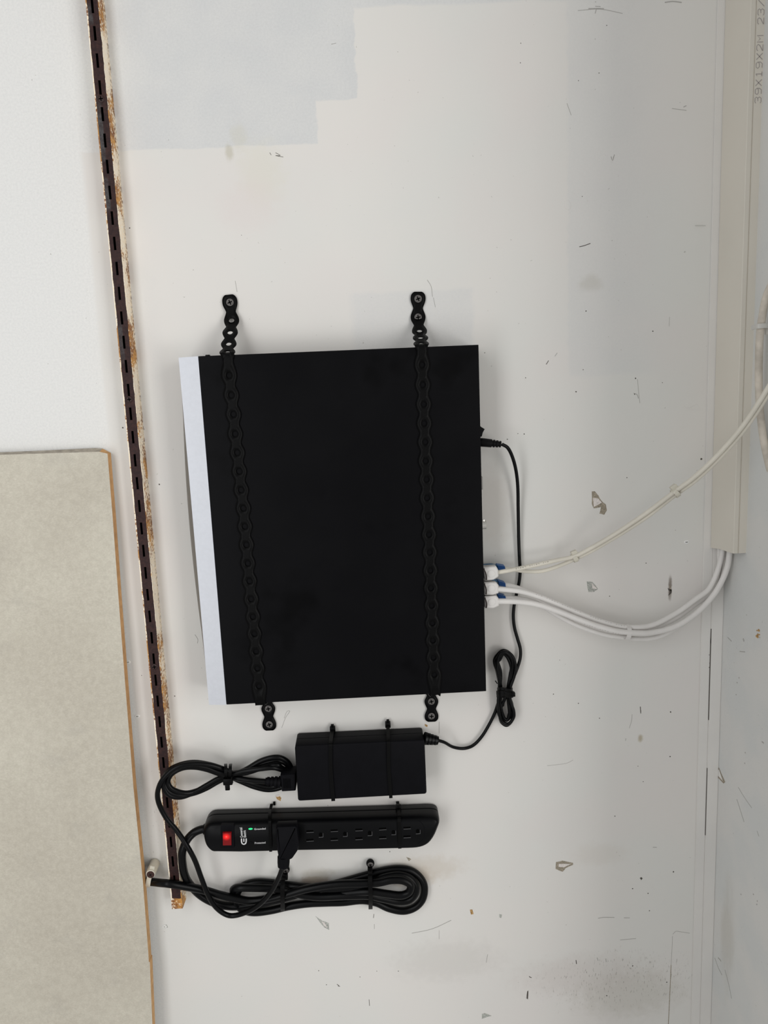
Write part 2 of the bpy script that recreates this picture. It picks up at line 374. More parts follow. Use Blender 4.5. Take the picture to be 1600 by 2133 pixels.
# scratches and hairline cracks: slim raised burrs
SCR = [([(1207, 514), (1216, 512), (1230, 507)], .7, DARKLINE), ([(1204, 22), (1250, 19), (1297, 28)], .45, DUST), ([(1240, 13), (1251, 14)], .6, DUST), ([(1226, 18), (1258, 18)], .9, DUST), ([(1242, 20), (1240, 28)], .7, DUST), ([(1385, 5), (1402, 3), (1420, 5)], 1.0, DUST),
       ([(574, 318), (584, 324), (574, 324), (590, 327)], .4, DARKLINE), ([(562, 318), (565, 323)], .4, DARKLINE), ([(690, 92), (700, 90)], .5, DUST), ([(490, 585), (494, 608)], .4, DUST), ([(1273, 326), (1276, 334), (1280, 322)], .7, DUST), ([(1181, 215), (1190, 240)], .4, DUST),
       ([(890, 583), (898, 596), (901, 618)], .5, DUST), ([(903, 620), (907, 640)], .4, DUST), ([(1138, 759), (1143, 751)], .6, DARKLINE), ([(1156, 742), (1161, 735)], .5, DUST), ([(1328, 790), (1330, 812), (1333, 840)], .35, DUST), ([(1320, 819), (1327, 822), (1330, 830)], .6, DUST),
       ([(1334, 1472), (1335, 1486)], .8, DARKLINE), ([(1317, 1488), (1316, 1500), (1311, 1517)], .4, DUST), ([(1304, 1538), (1303, 1543)], .5, DUST), ([(1360, 1765), (1368, 1765)], .7, DUST), ([(1140, 1595), (1180, 1590), (1194, 1583)], .3, DUST),
       ([(1246, 1913), (1257, 1911), (1280, 1911)], .7, DUST), ([(1300, 1912), (1312, 1912)], .6, DUST), ([(1292, 1958), (1325, 1955)], .5, DUST), ([(587, 1516), (595, 1495), (604, 1481), (598, 1482), (592, 1496)], .45, DUST), ([(406, 1322), (412, 1332), (411, 1340)], .5, DUST),
       ([(858, 1944), (900, 1935), (940, 1917)], .7, DUST), ([(915, 1938), (915, 1956)], .4, DUST), ([(769, 2082), (770, 2095)], .5, DARKLINE), ([(702, 2050), (708, 2055)], .6, DARKLINE), ([(779, 1904), (778, 1912)], .5, DARKLINE), ([(780, 1925), (780, 1935)], .5, DUST), ([(1016, 1988), (1013, 2005)], .5, DUST),
       ([(915, 1503), (915, 1528)], .6, DUST), ([(1200, 2000), (1201, 2008)], .9, DARKLINE), ([(1244, 1995), (1246, 2001)], .8, DUST), ([(1262, 1997), (1263, 2004)], .8, DUST), ([(1448, 470), (1470, 470)], .4, DUST), ([(1400, 226), (1430, 230)], .45, DUST), ([(1424, 223), (1430, 220)], .8, DUST),
       ([(1425, 845), (1435, 850), (1452, 842), (1458, 850)], .6, TRIM), ([(1430, 852), (1458, 853)], .6, TRIM), ([(1349, 435), (1353, 445)], .7, TRIM), ([(1274, 338), (1278, 326)], 1.0, TRIM), ([(1402, 1946), (1408, 1940), (1418, 1941), (1437, 1944)], .45, DUST), ([(1401, 1950), (1400, 1975), (1398, 2010)], .35, DUST), ([(1398, 2010), (1395.5, 2070), (1392, 2140)], .8, RIMM), ([(1395, 660), (1394, 680)], .3, DUST)]
for L, wd, m in SCR:
    b = 1.6 if L[-1][0] > 1462 else 0
    p = spline([Wp(x, y, b+.1) for x, y in L], 4); ribbon('scratch', p, (p[-1]-p[0]).cross(YD).normalized(), wd, .2, m, wall)
# crack along the trim joint and scratches on the side wall
for L, wd in (([(1513, 25), (1510, 110)], .5), ([(1510, 135), (1503, 300), (1500, 440)], .8), ([(1477, 1330), (1475, 1500)], .8), ([(1472, 1600), (1469, 1740)], .6), ([(1481, 1310), (1481, 1340)], .7)):
    p = spline([Vector((cx1+.0002*math.sin(y*.05) if wd > .4 else Wp(x, y, 2.1).x, -.0019, Wp(x, y, 2.1).z)) for x, y in L], 4); ribbon('joint_crack', p, XD, wd, .35, DARKLINE if wd > .4 else DUST, tr)
for L, wd in (([(1535, 1665), (1543, 1690), (1550, 1712)], .9), ([(1538, 1640), (1550, 1660), (1566, 1683)], .5), ([(1577, 1731), (1581, 1742)], .6), ([(1489, 1995), (1496, 2015), (1504, 2031)], .9), ([(1510, 2020), (1518, 2050), (1524, 2080)], .9), ([(1496, 1995), (1502, 2002)], 1.4),
              ([(1541, 1357), (1552, 1358)], .9), ([(1548, 1330), (1550, 1336)], 2.2), ([(1587, 1545), (1591, 1548)], 1.5), ([(1516, 1328), (1524, 1336)], .8)):
    p = spline([Wx(x, y, Xs-.00015) for x, y in L], 4); ribbon('scratch', p, (p[-1]-p[0]).cross(XD).normalized(), wd, .2, DUST, wr)
for x, y in ((1536, 1422), (1534, 1447), (1540, 1412), (1553, 1568), (1552, 1590), (1570, 1863), (1577, 1884), (1578, 1877), (1544, 1863), (1578, 1322), (1583, 1328)):
    c = Wx(x, y, Xs); bm = bmesh.new(); bmesh.ops.create_icosphere(bm, subdivisions=1, radius=.0009, matrix=Matrix.Translation(c)); link('dirt_speck', bm, DUST, wr)

# ------------------------------------------------------------------ plastic and metal
BLK = noisy(mat('black_plastic', (.0020, .0022, .0028), .36, 0, .13), 40, .15, .05, 1500)
BLKM = noisy(mat('black_matte_plastic', (.0030, .0030, .0044), .55, 0, .09), 60, .12, .12, 1600)
BLKG = mat('black_cable_jacket', (.0020, .0022, .0026), .33, 0, .16)
BLKS = noisy(mat('black_strap', (.0022, .0022, .0024), .42, 0, .09), 50, .2)
TIEB = mat('black_nylon', (.0014, .0014, .0015), .42, 0, .12)
VOID = mat('black_void', (.001, .001, .001), .9, 0, .05)
def nvr_mat():
    m = mat('black_painted_steel', (.003, .003, .0035), .36, 0, .07); k = NT(m); c = k.coord()
    n = k.noise(c, 9, 3, .6); k.put(k.b.inputs['Roughness'], k.ss(n, .35, .7, .32, .44))
    k.put(k.b.inputs['Base Color'], k.mix(k.ss(k.noise(c, 14, 3), .55, .72), (.0032, .0032, .0040), (.0012, .0012, .0016)))
    k.bump(k.noise(c, 1800, 2), .05, .0002); return m
NVR = nvr_mat()
SILV = noisy(mat('silver_bezel', (.60, .62, .67), .42, .25, .5), 300, .02, .03, 1200)
CHROME = mat('nickel', (.75, .74, .70), .22, 1.0)
SCREW = noisy(mat('grey_screw_steel', (.12, .112, .108), .6, 0, .4), 500, .25)
WCAB = noisy(mat('white_cable', (.74, .72, .70), .42, 0, .4), 40, .03)
CREAM = noisy(mat('cream_cable', (.70, .665, .58), .42, 0, .4), 30, .06)
DIRTY = noisy(mat('dirty_cream_cable', (.58, .53, .46), .6, 0, .3), 60, .18, .15, 300)
WPL = mat('white_plug_rubber', (.72, .70, .68), .5, 0, .35)
BLUE = mat('blue_plug_rubber', (.004, .095, .32), .42, 0, .4)
BLUED = mat('blue_plug_lever', (.03, .13, .26), .4, 0, .4)
INKG = mat('grey_ink', (.33, .30, .30), .7, 0, .2)
INKD = mat('dark_ink', (.10, .10, .10), .7, 0, .2)
WTXT = mat('white_print', (.62, .62, .63), .6, 0, .3)
NYL = mat('clear_nylon', (.62, .59, .50), .35, 0, .5)
DUCT = noisy(mat('beige_duct_plastic', (.67, .635, .565), .5, 0, .35), 8, .02)

# ------------------------------------------------------------------ slotted shelf rail
HR = 20.0
def rail_mat():
    m = mat('rusty_rail_paint', (.1, .05, .04), .6, 0, .3); k = NT(m); c = k.coord(); X, Y, Z = k.xyz(c)
    n = k.noise(c, 55, 4, .7); n2 = k.noise(c, 320, 4, .7); n3 = k.noise(c, 18, 3)
    brown = k.mix(k.ss(n2, .35, .7), (.019, .0062, .0064), (.042, .0150, .0125))
    nb = k.noise(k.mapv(c, (1, 1, .5)), 34, 3)
    bare = k.math('MULTIPLY', k.ss(n3, .50, .58), k.math('MULTIPLY', k.ss(X, -.0012, .0003, 1, 0), k.ss(Z, .55, .75)))
    brown = k.mix(k.math('MULTIPLY', bare, k.ss(n2, .4, .6, .35, .8)), brown, (.075, .078, .080))
    cream = k.mix(k.ss(n2, .3, .7), (.94, .78, .56), (.97, .91, .80))
    rust = k.mix(k.ss(n, .4, .65), (.22, .075, .02), (.62, .31, .08))
    rm = k.math('ADD', k.math('MULTIPLY', k.ss(n3, .38, .62), .55), k.math('SUBTRACT', n, .5))
    side_c = k.mix(k.ss(k.math('ADD', rm, k.math('MULTIPLY', k.math('SUBTRACT', n2, .5), 1.9)), .22, .50), cream, rust)
    side_c = k.mix(k.math('MULTIPLY', k.ss(Y, -.009, -.002), k.ss(n2, .46, .6, 0, .8)), side_c, (.20, .12, .07))
    xe = k.math('ADD', X, k.math('MULTIPLY', k.math('SUBTRACT', n, .5), .0022))
    fr = k.math('MULTIPLY', k.ss(Y, -(HR-.1)*mm, -(HR-.6)*mm, 1, 0), k.math('MULTIPLY', k.ss(xe, -.0054, -.0050), k.ss(xe, .0058, .0062, 1, 0)))
    fr = k.math('MULTIPLY', fr, k.ss(k.math('ADD', Z, k.math('MULTIPLY', k.math('SUBTRACT', n, .5), .006)), .0135, .0145))
    k.put(k.b.inputs['Base Color'], k.mix(fr, side_c, brown)); k.bump(n2, .5, .0004); return m
RAIL = rail_mat()
bot = Wp(370, 1893, HR); z0 = bot.z
xc = Wp(193.8, 12, HR).x; xc2 = Wp(358.3, 1790, HR).x; xc = (xc+xc2)/2
rail = thing('slotted_shelf_rail', 'long vertical slotted shelf rail, brown with rusty cream edges, left of the recorder', 'shelf rail', (xc, 0, z0))
sz0 = Wp(193.5, 12, HR).z
bm = bmesh.new(); hw = 6.4; sw, sh = 1.25, 6.8           # half widths in mm
zt = zT
slots = [sz0-25.4*mm*n for n in range(-5, 39) if sz0-25.4*mm*n > z0+.02 and sz0-25.4*mm*n < zT-.01]
def quad(*p, mi=0): bm.faces.new([bm.verts.new(q) for q in p]).material_index = mi
yf = -HR*mm; yb = -(HR-1.6)*mm
cuts = [z0]
for s in sorted(slots): cuts += [s-sh*mm, s+sh*mm]
cuts.append(zt)
X = lambda a: xc+a*mm
for i in range(len(cuts)-1):
    a, b = cuts[i], cuts[i+1]; hole = i % 2 == 1
    for (l, r) in (((-hw, -sw), (sw, hw)) if hole else ((-hw, -sw), (-sw, sw), (sw, hw))):
        quad((X(l), yf, a), (X(r), yf, a), (X(r), yf, b), (X(l), yf, b))
    if hole:
        quad((X(-sw), yf, a), (X(-sw), yf, b), (X(-sw), yb, b), (X(-sw), yb, a), mi=1); quad((X(sw), yf, a), (X(sw), yb, a), (X(sw), yb, b), (X(sw), yf, b), mi=1)
        quad((X(-sw), yf, a), (X(-sw), yb, a), (X(sw), yb, a), (X(sw), yf, a), mi=1); quad((X(-sw), yf, b), (X(sw), yf, b), (X(sw), yb, b), (X(-sw), yb, b), mi=1)
for s in (-1, 1):                                          # side flanges with a small lip on the wall
    prof = [(s*hw, yf), (s*(hw+.15), yf+.8*mm), (s*(hw+.2), yf+3*mm), (s*(hw+.3), -.6*mm), (s*(hw+.35), 0), (s*(hw-.8), 0), (s*(hw-.8), yb), (s*(hw-1.2), yb)]
    for (p, q) in zip(prof, prof[1:]): quad((X(p[0]), p[1], z0), (X(q[0]), q[1], z0), (X(q[0]), q[1], zt), (X(p[0]), p[1], zt))
quad((X(-hw), yf, z0), (X(hw), yf, z0), (X(hw), yb, z0), (X(-hw), yb, z0))
quad((X(-hw), yf, zt), (X(hw), yf, zt), (X(hw), 0, zt), (X(-hw), 0, zt))
bmesh.ops.remove_doubles(bm, verts=bm.verts, dist=1e-6)
for v in bm.verts: v.co -= Vector((xc, 0, z0))
o = link('channel', bm, [RAIL, mat('slot_dark', (.006, .006, .006), .8, 0, .1)], None); o.parent = rail
# black sheet standing in for the shade inside the channel
box('channel_shade', (xc, -.0105, (z0+zt)/2), 9.5, 1, (zt-z0)*1000-6, mat('shade_black', (.002, .002, .002), .9, 0, .05), rail)
BRSC = mat('brown_painted_screw', (.030, .012, .011), .5, 0, .35)
def screw_head(name, c, n, r, m, parent, rotz=0, dome=.7, cross=VOID):
    n = n.normalized(); u = n.cross(ZD).normalized() if abs(n.z) < .9 else XD.copy(); v = n.cross(u); seg = 20; bm = bmesh.new()
    prof = [(0, r), (.45*dome, r), (.8*dome, r*.92), (dome, r*.6), (dome, 0.02)]
    rings = [[bm.verts.new(c+n*h*mm+(u*math.cos(2*math.pi*k/seg)+v*math.sin(2*math.pi*k/seg))*rr*mm) for k in range(seg)] for h, rr in prof]
    for a, b in zip(rings, rings[1:]):
        for i in range(seg): bm.faces.new((a[i], a[(i+1) % seg], b[(i+1) % seg], b[i]))
    bm.faces.new(rings[0][::-1])
    o = link(name, bm, m, parent, 'auto')
    bm = bmesh.new(); R3 = Matrix((u, v, n)).transposed() @ Matrix.Rotation(rotz, 3, 'Z')
    for a, b in ((r*1.25, r*.3), (r*.3, r*1.25)): box_bm(bm, c+n*(dome*.6)*mm, a, b, dome*1.0, R3)
    link('cross_recess', bm, cross, o); return o
for x, y in ((211, 206), (268.5, 832), (321, 1389)):
    p = Wp(x, y, HR); screw_head('screw', Vector((xc, -HR*mm, p.z)), -YD, 3.6, BRSC, rail, .1, .8)

# ------------------------------------------------------------------ board at the lower left
def board_mat():
    m = mat('grey_board_paper', (.5, .47, .40), .85, 0, .15); k = NT(m); c = k.coord()
    n1 = k.noise(c, 7, 3); n2 = k.noise(c, 160, 5, .7); n3 = k.noise(c, 26, 4, .6)
    col = k.mix(k.ss(n1, .3, .7), (.54, .50, .42), (.62, .585, .495)); col = k.mix(k.ss(n2, .3, .7), k.mix(.16, col, (.30, .28, .24)), k.mix(.14, col, (.74, .72, .63)))
    col = k.mix(k.math('MULTIPLY', k.ss(n3, .55, .75), .25), col, (.42, .40, .36))
    n4 = k.noise(k.mapv(c, (1, 1, 2.2)), 420, 4, .75); col = k.mix(k.math('MULTIPLY', k.ss(n4, .42, .68), .28), col, (.40, .37, .31)); col = k.mix(k.math('MULTIPLY', k.ss(n4, .30, .46, 1, 0), .22), col, (.80, .77, .68))
    k.put(k.b.inputs['Base Color'], col); k.bump(n2, .25, .0004); return m
BOARD = board_mat(); BEDGE = noisy(mat('board_core_brown', (.56, .335, .16), .85, 0, .15), 120, .12, .3, 500)
BTOP = noisy(mat('board_edge_paper', (.42, .38, .32), .85, 0, .15), 150, .2, .3, 400)
def bh(y): return 14.5+15*(y-941)/(2133-941)
fr = [(-90, 950), (60, 945.5), (190, 941.5), (207, 941), (224, 945), (235, 1080), (246.5, 1240), (262, 1440), (278, 1640), (297.5, 1833), (309, 1985), (310, 2003), (312, 2004), (317.5, 2133), (326, 2330), (-90, 2340)]
F3 = [Wp(x, y, bh(y)) for x, y in fr]
B3 = [p+Vector((0, .0115, 0)) for p in F3]
for i, d in ((0, 1.6), (1, 2.2), (2, 3.4), (3, 2.6)): B3[i].z += d*mm
bm = bmesh.new(); a = [bm.verts.new(p) for p in F3]; b = [bm.verts.new(p) for p in B3]; n = len(a)
bm.faces.new(a); bm.faces.new(b[::-1])
for i in range(n):
    f = bm.faces.new((a[i], b[i], b[(i+1) % n], a[(i+1) % n])); f.material_index = 2 if i < 3 else 1
bd = tag(link('fibre_board', bm, [BOARD, BEDGE, BTOP]), 'large tan-grey board with a brown cut edge leaning at the lower left', 'board')

# ------------------------------------------------------------------ the recorder
HN = 48.0
nc = [Wp(413, 742, HN), Wp(997, 718, HN), Wp(1013, 1440, HN), Wp(472, 1468, HN)]
nvr = thing('video_recorder', 'flat black network video recorder with a silver front, strapped to the wall', 'recorder', (nc[3].x, 0, nc[3].z))
slab('case', fillet(nc, [0, .6, .8, .8], 3), [(3, 0), (HN-.5, 0), (HN, .5)], NVR, nvr)
# silver fascia: straight top plate, bowed nose below it
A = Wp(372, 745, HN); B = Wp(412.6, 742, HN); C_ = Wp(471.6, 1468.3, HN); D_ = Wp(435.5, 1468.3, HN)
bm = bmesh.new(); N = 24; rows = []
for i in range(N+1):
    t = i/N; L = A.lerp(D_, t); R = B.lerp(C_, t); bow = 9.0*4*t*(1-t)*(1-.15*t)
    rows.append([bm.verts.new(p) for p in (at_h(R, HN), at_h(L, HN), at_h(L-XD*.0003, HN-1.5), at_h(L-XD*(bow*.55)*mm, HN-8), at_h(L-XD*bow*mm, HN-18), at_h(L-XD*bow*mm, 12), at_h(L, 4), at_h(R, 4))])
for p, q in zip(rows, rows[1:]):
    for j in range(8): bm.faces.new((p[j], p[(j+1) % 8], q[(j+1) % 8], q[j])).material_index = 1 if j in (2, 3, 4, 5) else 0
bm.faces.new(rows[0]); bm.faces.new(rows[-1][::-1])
o = link('front_bezel', bm, [SILV, mat('shaded_bezel_nose', (.19, .175, .155), .5, 0, .3)], nvr, 'auto'); o['label'] = 'silver front bezel'  # nose coloured darker grey: the shade on its side is painted in
box('case_screw', Wp(433, 741, 26), 4.5, 5, 2.0, BLK, nvr, None, .4)
# rocker switch, jack socket, round connector, ports on the right side
pr = [Wp(x, y, 26) for x, y in ((996, 885), (1001, 889), (1007.5, 893), (1003.5, 900), (1001.5, 908), (996, 910))]
slab('rocker_switch', pr, [(18, 0), (34, 0)], BLK, nvr)
box('port_strip', Wp(1001.2, 1005, 38), 2.6, 14, 14, mat('grey_socket', (.25, .24, .23), .5), nvr, None, .3)
a = Wp(997, 1094, 36); o = lathe('round_connector', a, a+XD, [(0, 5.2), (4, 5.2), (4.1, 4.4), (8.3, 4.4), (8.8, 3.9), (8.9, 2.0)], CHROME, nvr, 24); o['label'] = 'nickel round connector'
box('connector_lug', Wp(1006, 1084, 36), 3.5, 2.2, 2.0, CHROME, nvr, None, .3)

# ------------------------------------------------------------------ perforated straps
def strap(label, top_px, side_px, on_px, bot_px, end0, end1, edge_px, wall_edge_x, edge_top):
    # top_px: (px,py,h) free loop hole centres from wall to recorder edge; on_px: holes on top; bot_px: wall screws at the bottom
    knots = []; holes = []
    for x, y, h in top_px: knots.append((Wp(x, y, h), True))
    knots.append((Wp(edge_top[0], edge_top[1]-2.2, HN+.6), False)); knots.append((Wp(edge_top[0]+.4, edge_top[1]+1.0, HN+1.9), False)); knots.append((Wp(edge_top[0]+1.5, edge_top[1]+16, HN+.9), False))
    for x, y in on_px: knots.append((Wp(x, y, HN+.9), True))
    e = Wp(edge_px[0], edge_px[1], HN+1.4); knots.append((e, False))
    e2 = e+Vector((0, .0002, -.0030)); knots.append((e2, False)); c1 = e+Vector((0, .0034, -.0044)); knots.append((c1, False))
    wz = Vector((wall_edge_x, -.0016, c1.z-.0012)); nmid = 2
    for j in range(1, nmid+1): knots.append((c1.lerp(wz, j/(nmid+.5)), True))
    knots.append((wz+Vector((0, -.0032, 0)), False)); knots.append((wz+Vector((0, 0, -.0025)), False))
    b0 = Wp(*bot_px[0], 1.8); bl = wz.lerp(b0, .38); knots.append((bl, True))
    for x, y in bot_px: knots.append((Wp(x, y, 1.8), True))
    pts = [k[0] for k in knots]
    first = pts[0]+(pts[0]-pts[1]).normalized()*end0*mm; first.y = pts[0].y
    last = pts[-1]+(pts[-1]-pts[-2]).normalized()*end1*mm; last.y = pts[-1].y
    P = [first]+pts+[last]; SUB = 10; path = spline(P, SUB)
    S = [0]
    for a, b in zip(path, path[1:]): S.append(S[-1]+(b-a).length)
    hs = [S[(i+1)*SUB] for i, k in enumerate(knots) if k[1]]
    def at(s):
        s = max(0, min(S[-1]-1e-7, s)); lo, hi = 0, len(S)-1
        while hi-lo > 1:
            mid = (lo+hi)//2
            if S[mid] <= s: lo = mid
            else: hi = mid
        t = (s-S[lo])/(S[hi]-S[lo]); return path[lo].lerp(path[hi], t), (path[hi]-path[lo]).normalized()
    bm = bmesh.new(); wl, wn, rh = 8.2*mm, 5.3*mm, 2.9*mm
    for i, s in enumerate(hs):
        a = (s-hs[i-1])/2 if i else s; b = (hs[i+1]-s)/2 if i < len(hs)-1 else S[-1]-s
        def wid(v):
            L = b if v > 0 else a; cap = (v > 0 and i == len(hs)-1) or (v < 0 and i == 0); t = min(1, abs(v)/L)
            if cap: return wl*(1-.45*t**3)-wl*.0 if t < .98 else wl*.5
            return wn+(wl-wn)*(.5+.5*math.cos(math.pi*t))**.7
        per = []
        for j in range(5): per.append((wid(-a)*(-1+2*j/5), -a))
        for j in range(20): v = -a+(a+b)*j/20; per.append((wid(v), v))
        for j in range(5): per.append((wid(b)*(1-2*j/5), b))
        for j in range(20): v = b-(a+b)*j/20; per.append((-wid(v), v))
        R = []
        for t in (0, .45, 1):
            ring = []
            for (u, v) in per:
                an_ = math.atan2(v, u); iu, iv = rh*math.cos(an_), rh*math.sin(an_)
                uu, vv = iu*(1-t)+u*t, iv*(1-t)+v*t
                p, tg = at(s+vv); wd = XD - tg*XD.dot(tg); wd.normalize(); ring.append(bm.verts.new(p+wd*uu))
            R.append(ring)
        n = len(per)
        for x, y in zip(R, R[1:]):
            for q in range(n): bm.faces.new((x[q], x[(q+1) % n], y[(q+1) % n], y[q]))
    bmesh.ops.remove_doubles(bm, verts=bm.verts, dist=2e-5)
    root = thing('perforated_strap', label, 'strap', tuple(pts[0]))
    o = link('band', bm, BLKS, root, True); md = o.modifiers.new('thickness', 'SOLIDIFY'); md.thickness = .0012; md.offset = 0
    for (x, y), rz in zip([(k[0], k[1]) for k in top_px if k[2] <= 2.2]+list(bot_px), (.35, .1, .2, -.1)):
        screw_head('screw', Wp(x, y, 2.4), -YD, 4.1, SCREW, root, rz, .9)
    return root
strap('black perforated strap over the silver-bezel end of the recorder', [(479, 630, 1.8), (482.5, 668, 7), (479.5, 693, 21), (476.6, 717, 32), (473.8, 734, 43.5)], None,
      [(477, 782), (481.5, 823), (486, 863), (489.5, 904), (494, 943), (498, 982), (502, 1021), (506.6, 1059), (509.7, 1097), (513, 1135.4), (516, 1174), (519.5, 1211), (523, 1248.6), (526.6, 1285.4), (529.6, 1321), (533, 1357.6), (536, 1393), (539.5, 1430)],
      [(559, 1476), (561, 1509)], 8.5, 7.5, (541.5, 1463), Wp(541.5, 1463, HN).x+.002, (473.5, 736.8))
strap('black perforated strap over the cable end of the recorder', [(871, 622.5, 1.8), (871, 661, 1.8), (874, 690, 15), (876, 704, 31), (877.5, 716.5, 43)], None,
      [(879.5, 760), (881, 801.5), (883, 842), (884, 882), (886, 921), (887, 960.5), (889, 999), (890, 1037.5), (892, 1076), (894, 1114), (895.6, 1151), (896.8, 1189), (898, 1225.6), (899.6, 1262), (901, 1298.5), (902, 1334.6), (903.4, 1370.5), (905, 1406)],
      [(898.7, 1461), (899, 1491.6)], 7.5, 7.0, (907, 1444.5), Wp(907, 1444, HN).x-.001, (878, 720))
# ------------------------------------------------------------------ power adapter
HA = 36.0
adp = thing('power_adapter', 'black rectangular power adapter tied to the wall below the recorder', 'power adapter', tuple(Wp(750, 1600, 0)))
aq = [Wp(614, 1554, HA), Wp(884.5, 1541.5, HA), Wp(889, 1654, HA), Wp(621, 1669, HA)]; ao = fillet(aq, 3.2, 5)
slab('case_base', ao, [(1, .8), (3, 0), (17, 0)], BLKM, adp)
slab('case_seam', inset(ao, .7), [(16.5, 0), (18.6, 0)], VOID, adp)
slab('case_cover', ao, [(18, 0), (HA-1, 0), (HA-.3, .5), (HA, 1.4)], BLKM, adp)
def relief(name, a, b, L, r0, r1, m, parent, nr=5):          # ribbed strain relief
    prof = []
    for i in range(nr):
        t = i/nr; r = r0+(r1-r0)*t; s = L*t; w_ = L/nr
        prof += [(s, r), (s+w_*.62, r*.97), (s+w_*.64, r*.78), (s+w_*.98, r*.78)]
    prof.append((L, r1)); prof.append((L+.4, r1*.6)); return lathe(name, a, b, prof, m, parent, 18)
relief('strain_relief', Wp(884, 1538, 24), Wp(914, 1543, 22), 16.5, 7.6, 5.2, BLKG, adp, 4)
# DC lead with its coil, bundled and led up to the recorder
dc = [(908, 1541, 22), (925, 1546, 18), (944, 1556, 10), (966, 1559, 6), (985, 1553, 5), (1003, 1535, 5), (1018, 1511, 5), (1030, 1487, 5), (1036, 1470, 6), (1043, 1445, 8)]
def wrap(x0, x1, yt, yb, h, tw):                            # one long turn of the coil, pinched in the middle: up left, down right, round bottom
    xm = (x0+x1)/2
    return [(x0+6, 1400, h), (x0, 1378, h), (x0+4, yt+12, h), (xm-3, yt, h), (x1-9, yt+7, h+1), (x1-1, yt+28, h+1), (x1-3, 1405, h+1), (1058+tw, 1437, h+1), (1059+tw, 1460, h+1),
            (x1-5, 1480, h+1), (x1-5, yb-14, h), (xm+5, yb, h-1), (x0+13, yb-5, h-1), (x0+7, yb-24, h), (1042-tw, 1462, h), (1044-tw, 1440, h)]
dc += wrap(1030, 1072, 1355, 1500, 6, 3)[0:]
dc += wrap(1037, 1066, 1362, 1500, 9, 0)
dc += wrap(1033, 1075, 1358, 1508, 12, 4)
dc += [(1040, 1415, 13), (1035, 1385, 14), (1042, 1362, 14), (1054, 1359, 14), (1066, 1372, 13), (1068, 1395, 11), (1063, 1425, 10), (1060, 1445, 9), (1067, 1470, 8), (1068, 1497, 7), (1056, 1511, 6), (1044, 1503, 6), (1042, 1480, 8), (1052, 1455, 10), (1066, 1420, 12),
       (1076, 1396, 10), (1083.5, 1372, 7), (1084, 1352, 6), (1078, 1330, 5), (1072, 1308, 4), (1069.5, 1285, 4), (1071, 1262, 4), (1075, 1242, 4), (1081, 1215, 4), (1083.5, 1192, 4), (1082, 1160, 5), (1080.5, 1120, 6), (1079.5, 1060, 9), (1078.5, 1010, 13), (1074, 975, 18), (1066, 948, 22), (1057, 932, 25), (1046, 925.5, 26)]
o = cable('output_lead', dc, 1.95, BLKG, adp, 6, 10)
a, b = Wp(999, 921, 26), Wp(1050, 926, 26)
lathe('barrel_plug', a, b, [(0, 4.3), (2, 4.9), (13.5, 4.6), (14, 3.4), (15, 3.4), (15.1, 4.3), (17, 4.3), (17.1, 3.1), (18.4, 3.1), (18.5, 4.0), (20.6, 4.0), (20.7, 2.9), (22, 2.9), (22.1, 3.7), (23.8, 3.6), (24, 2)], BLKG, adp, 20)
# adapter ties
def tie(label, L, wid=4.2, head=0, tail=None, wd=XD, m=TIEB, th=1.3, name='cable_tie', group=None, hs=(6.5, 6, 7)):
    P = PX(L); t = thing(name, label, 'cable tie', tuple(P[0]), group)
    path = spline(P, 4); ribbon('strap', path, wd, wid, th, m, t)
    q = P[head]; box('head', q, hs[0], hs[1], hs[2], m, t, None, .8)
    if tail is not None: box('cut_end', PX([tail])[0], wid*.8, 1.6, 4.5, m, t, None, .3)
    return t
tie('black cable tie round the adapter, the one nearer its cord inlet', [(693, 1519, 4), (691.5, 1526, 12), (690, 1537, 24), (688.8, 1549, 35.4), (688.6, 1554, 36.9), (689, 1602, 36.9), (694, 1663, 36.9), (694.3, 1667.5, 36), (694, 1655, 18), (693.5, 1641, 2)], 4.4, 0, (692.5, 1512, 4))
tie('black cable tie round the adapter, the one nearer its output lead', [(808, 1509, 4), (808.3, 1517, 12), (808.7, 1530, 24), (809, 1543.5, 35.4), (809.2, 1548, 36.9), (810, 1602, 36.9), (814, 1657, 36.9), (814.3, 1661.5, 36), (813.5, 1648, 18), (813, 1635, 2)], 4.0, 0, (808, 1502, 4))

# ------------------------------------------------------------------ power strip
HS = 34.0
so = [(423.5, 1726), (424, 1746), (431, 1764), (446, 1774.5), (618, 1772), (850, 1767.5), (876, 1765), (893, 1757), (905, 1742), (913, 1724), (916.5, 1712), (913, 1703.5), (903, 1700), (880, 1700), (841, 1701.5), (660, 1707), (452, 1712), (434, 1714.5)]
S3 = [Wp(x, y, 30) for x, y in so]; SO = []
cl = spline(S3, 3, True); SO = cl
strip = thing('power_strip', 'long black surge-protector power strip with a glowing red switch', 'power strip', tuple(Wp(660, 1740, 0)))
slab('housing_base', SO, [(1, 1.5), (3, 0), (12.5, 0)], BLK, strip)
slab('housing_seam', inset(SO, 1.2), [(12, 0), (15, 0)], VOID, strip)
slab('housing_cover', SO, [(14.2, 0), (22, 0), (27, .3), (30.5, 1.2), (33, 2.8), (HS, 4.4)], BLK, strip)
def rect_px(x0, y0, x1, y1, h): return [Wp(x0, y0, h), Wp(x1, y0-(x1-x0)*.02, h), Wp(x1, y1-(x1-x0)*.02, h), Wp(x0, y1, h)]
sb = rect_px(460, 1717.5, 488, 1775-9, HS)
slab('switch_surround', fillet(sb, 1, 2), [(HS-4, 0), (HS+.9, 0), (HS+1.2, .8)], BLKM, strip)
RED = mat('red_lit_switch', (.16, .004, .006), .3, 0, .3, (.55, .012, .008), .2)
k = NT(RED); cc = k.coord(); X_, Y_, Z_ = k.xyz(cc); sp_ = Wp(472.5, 1740, HS)
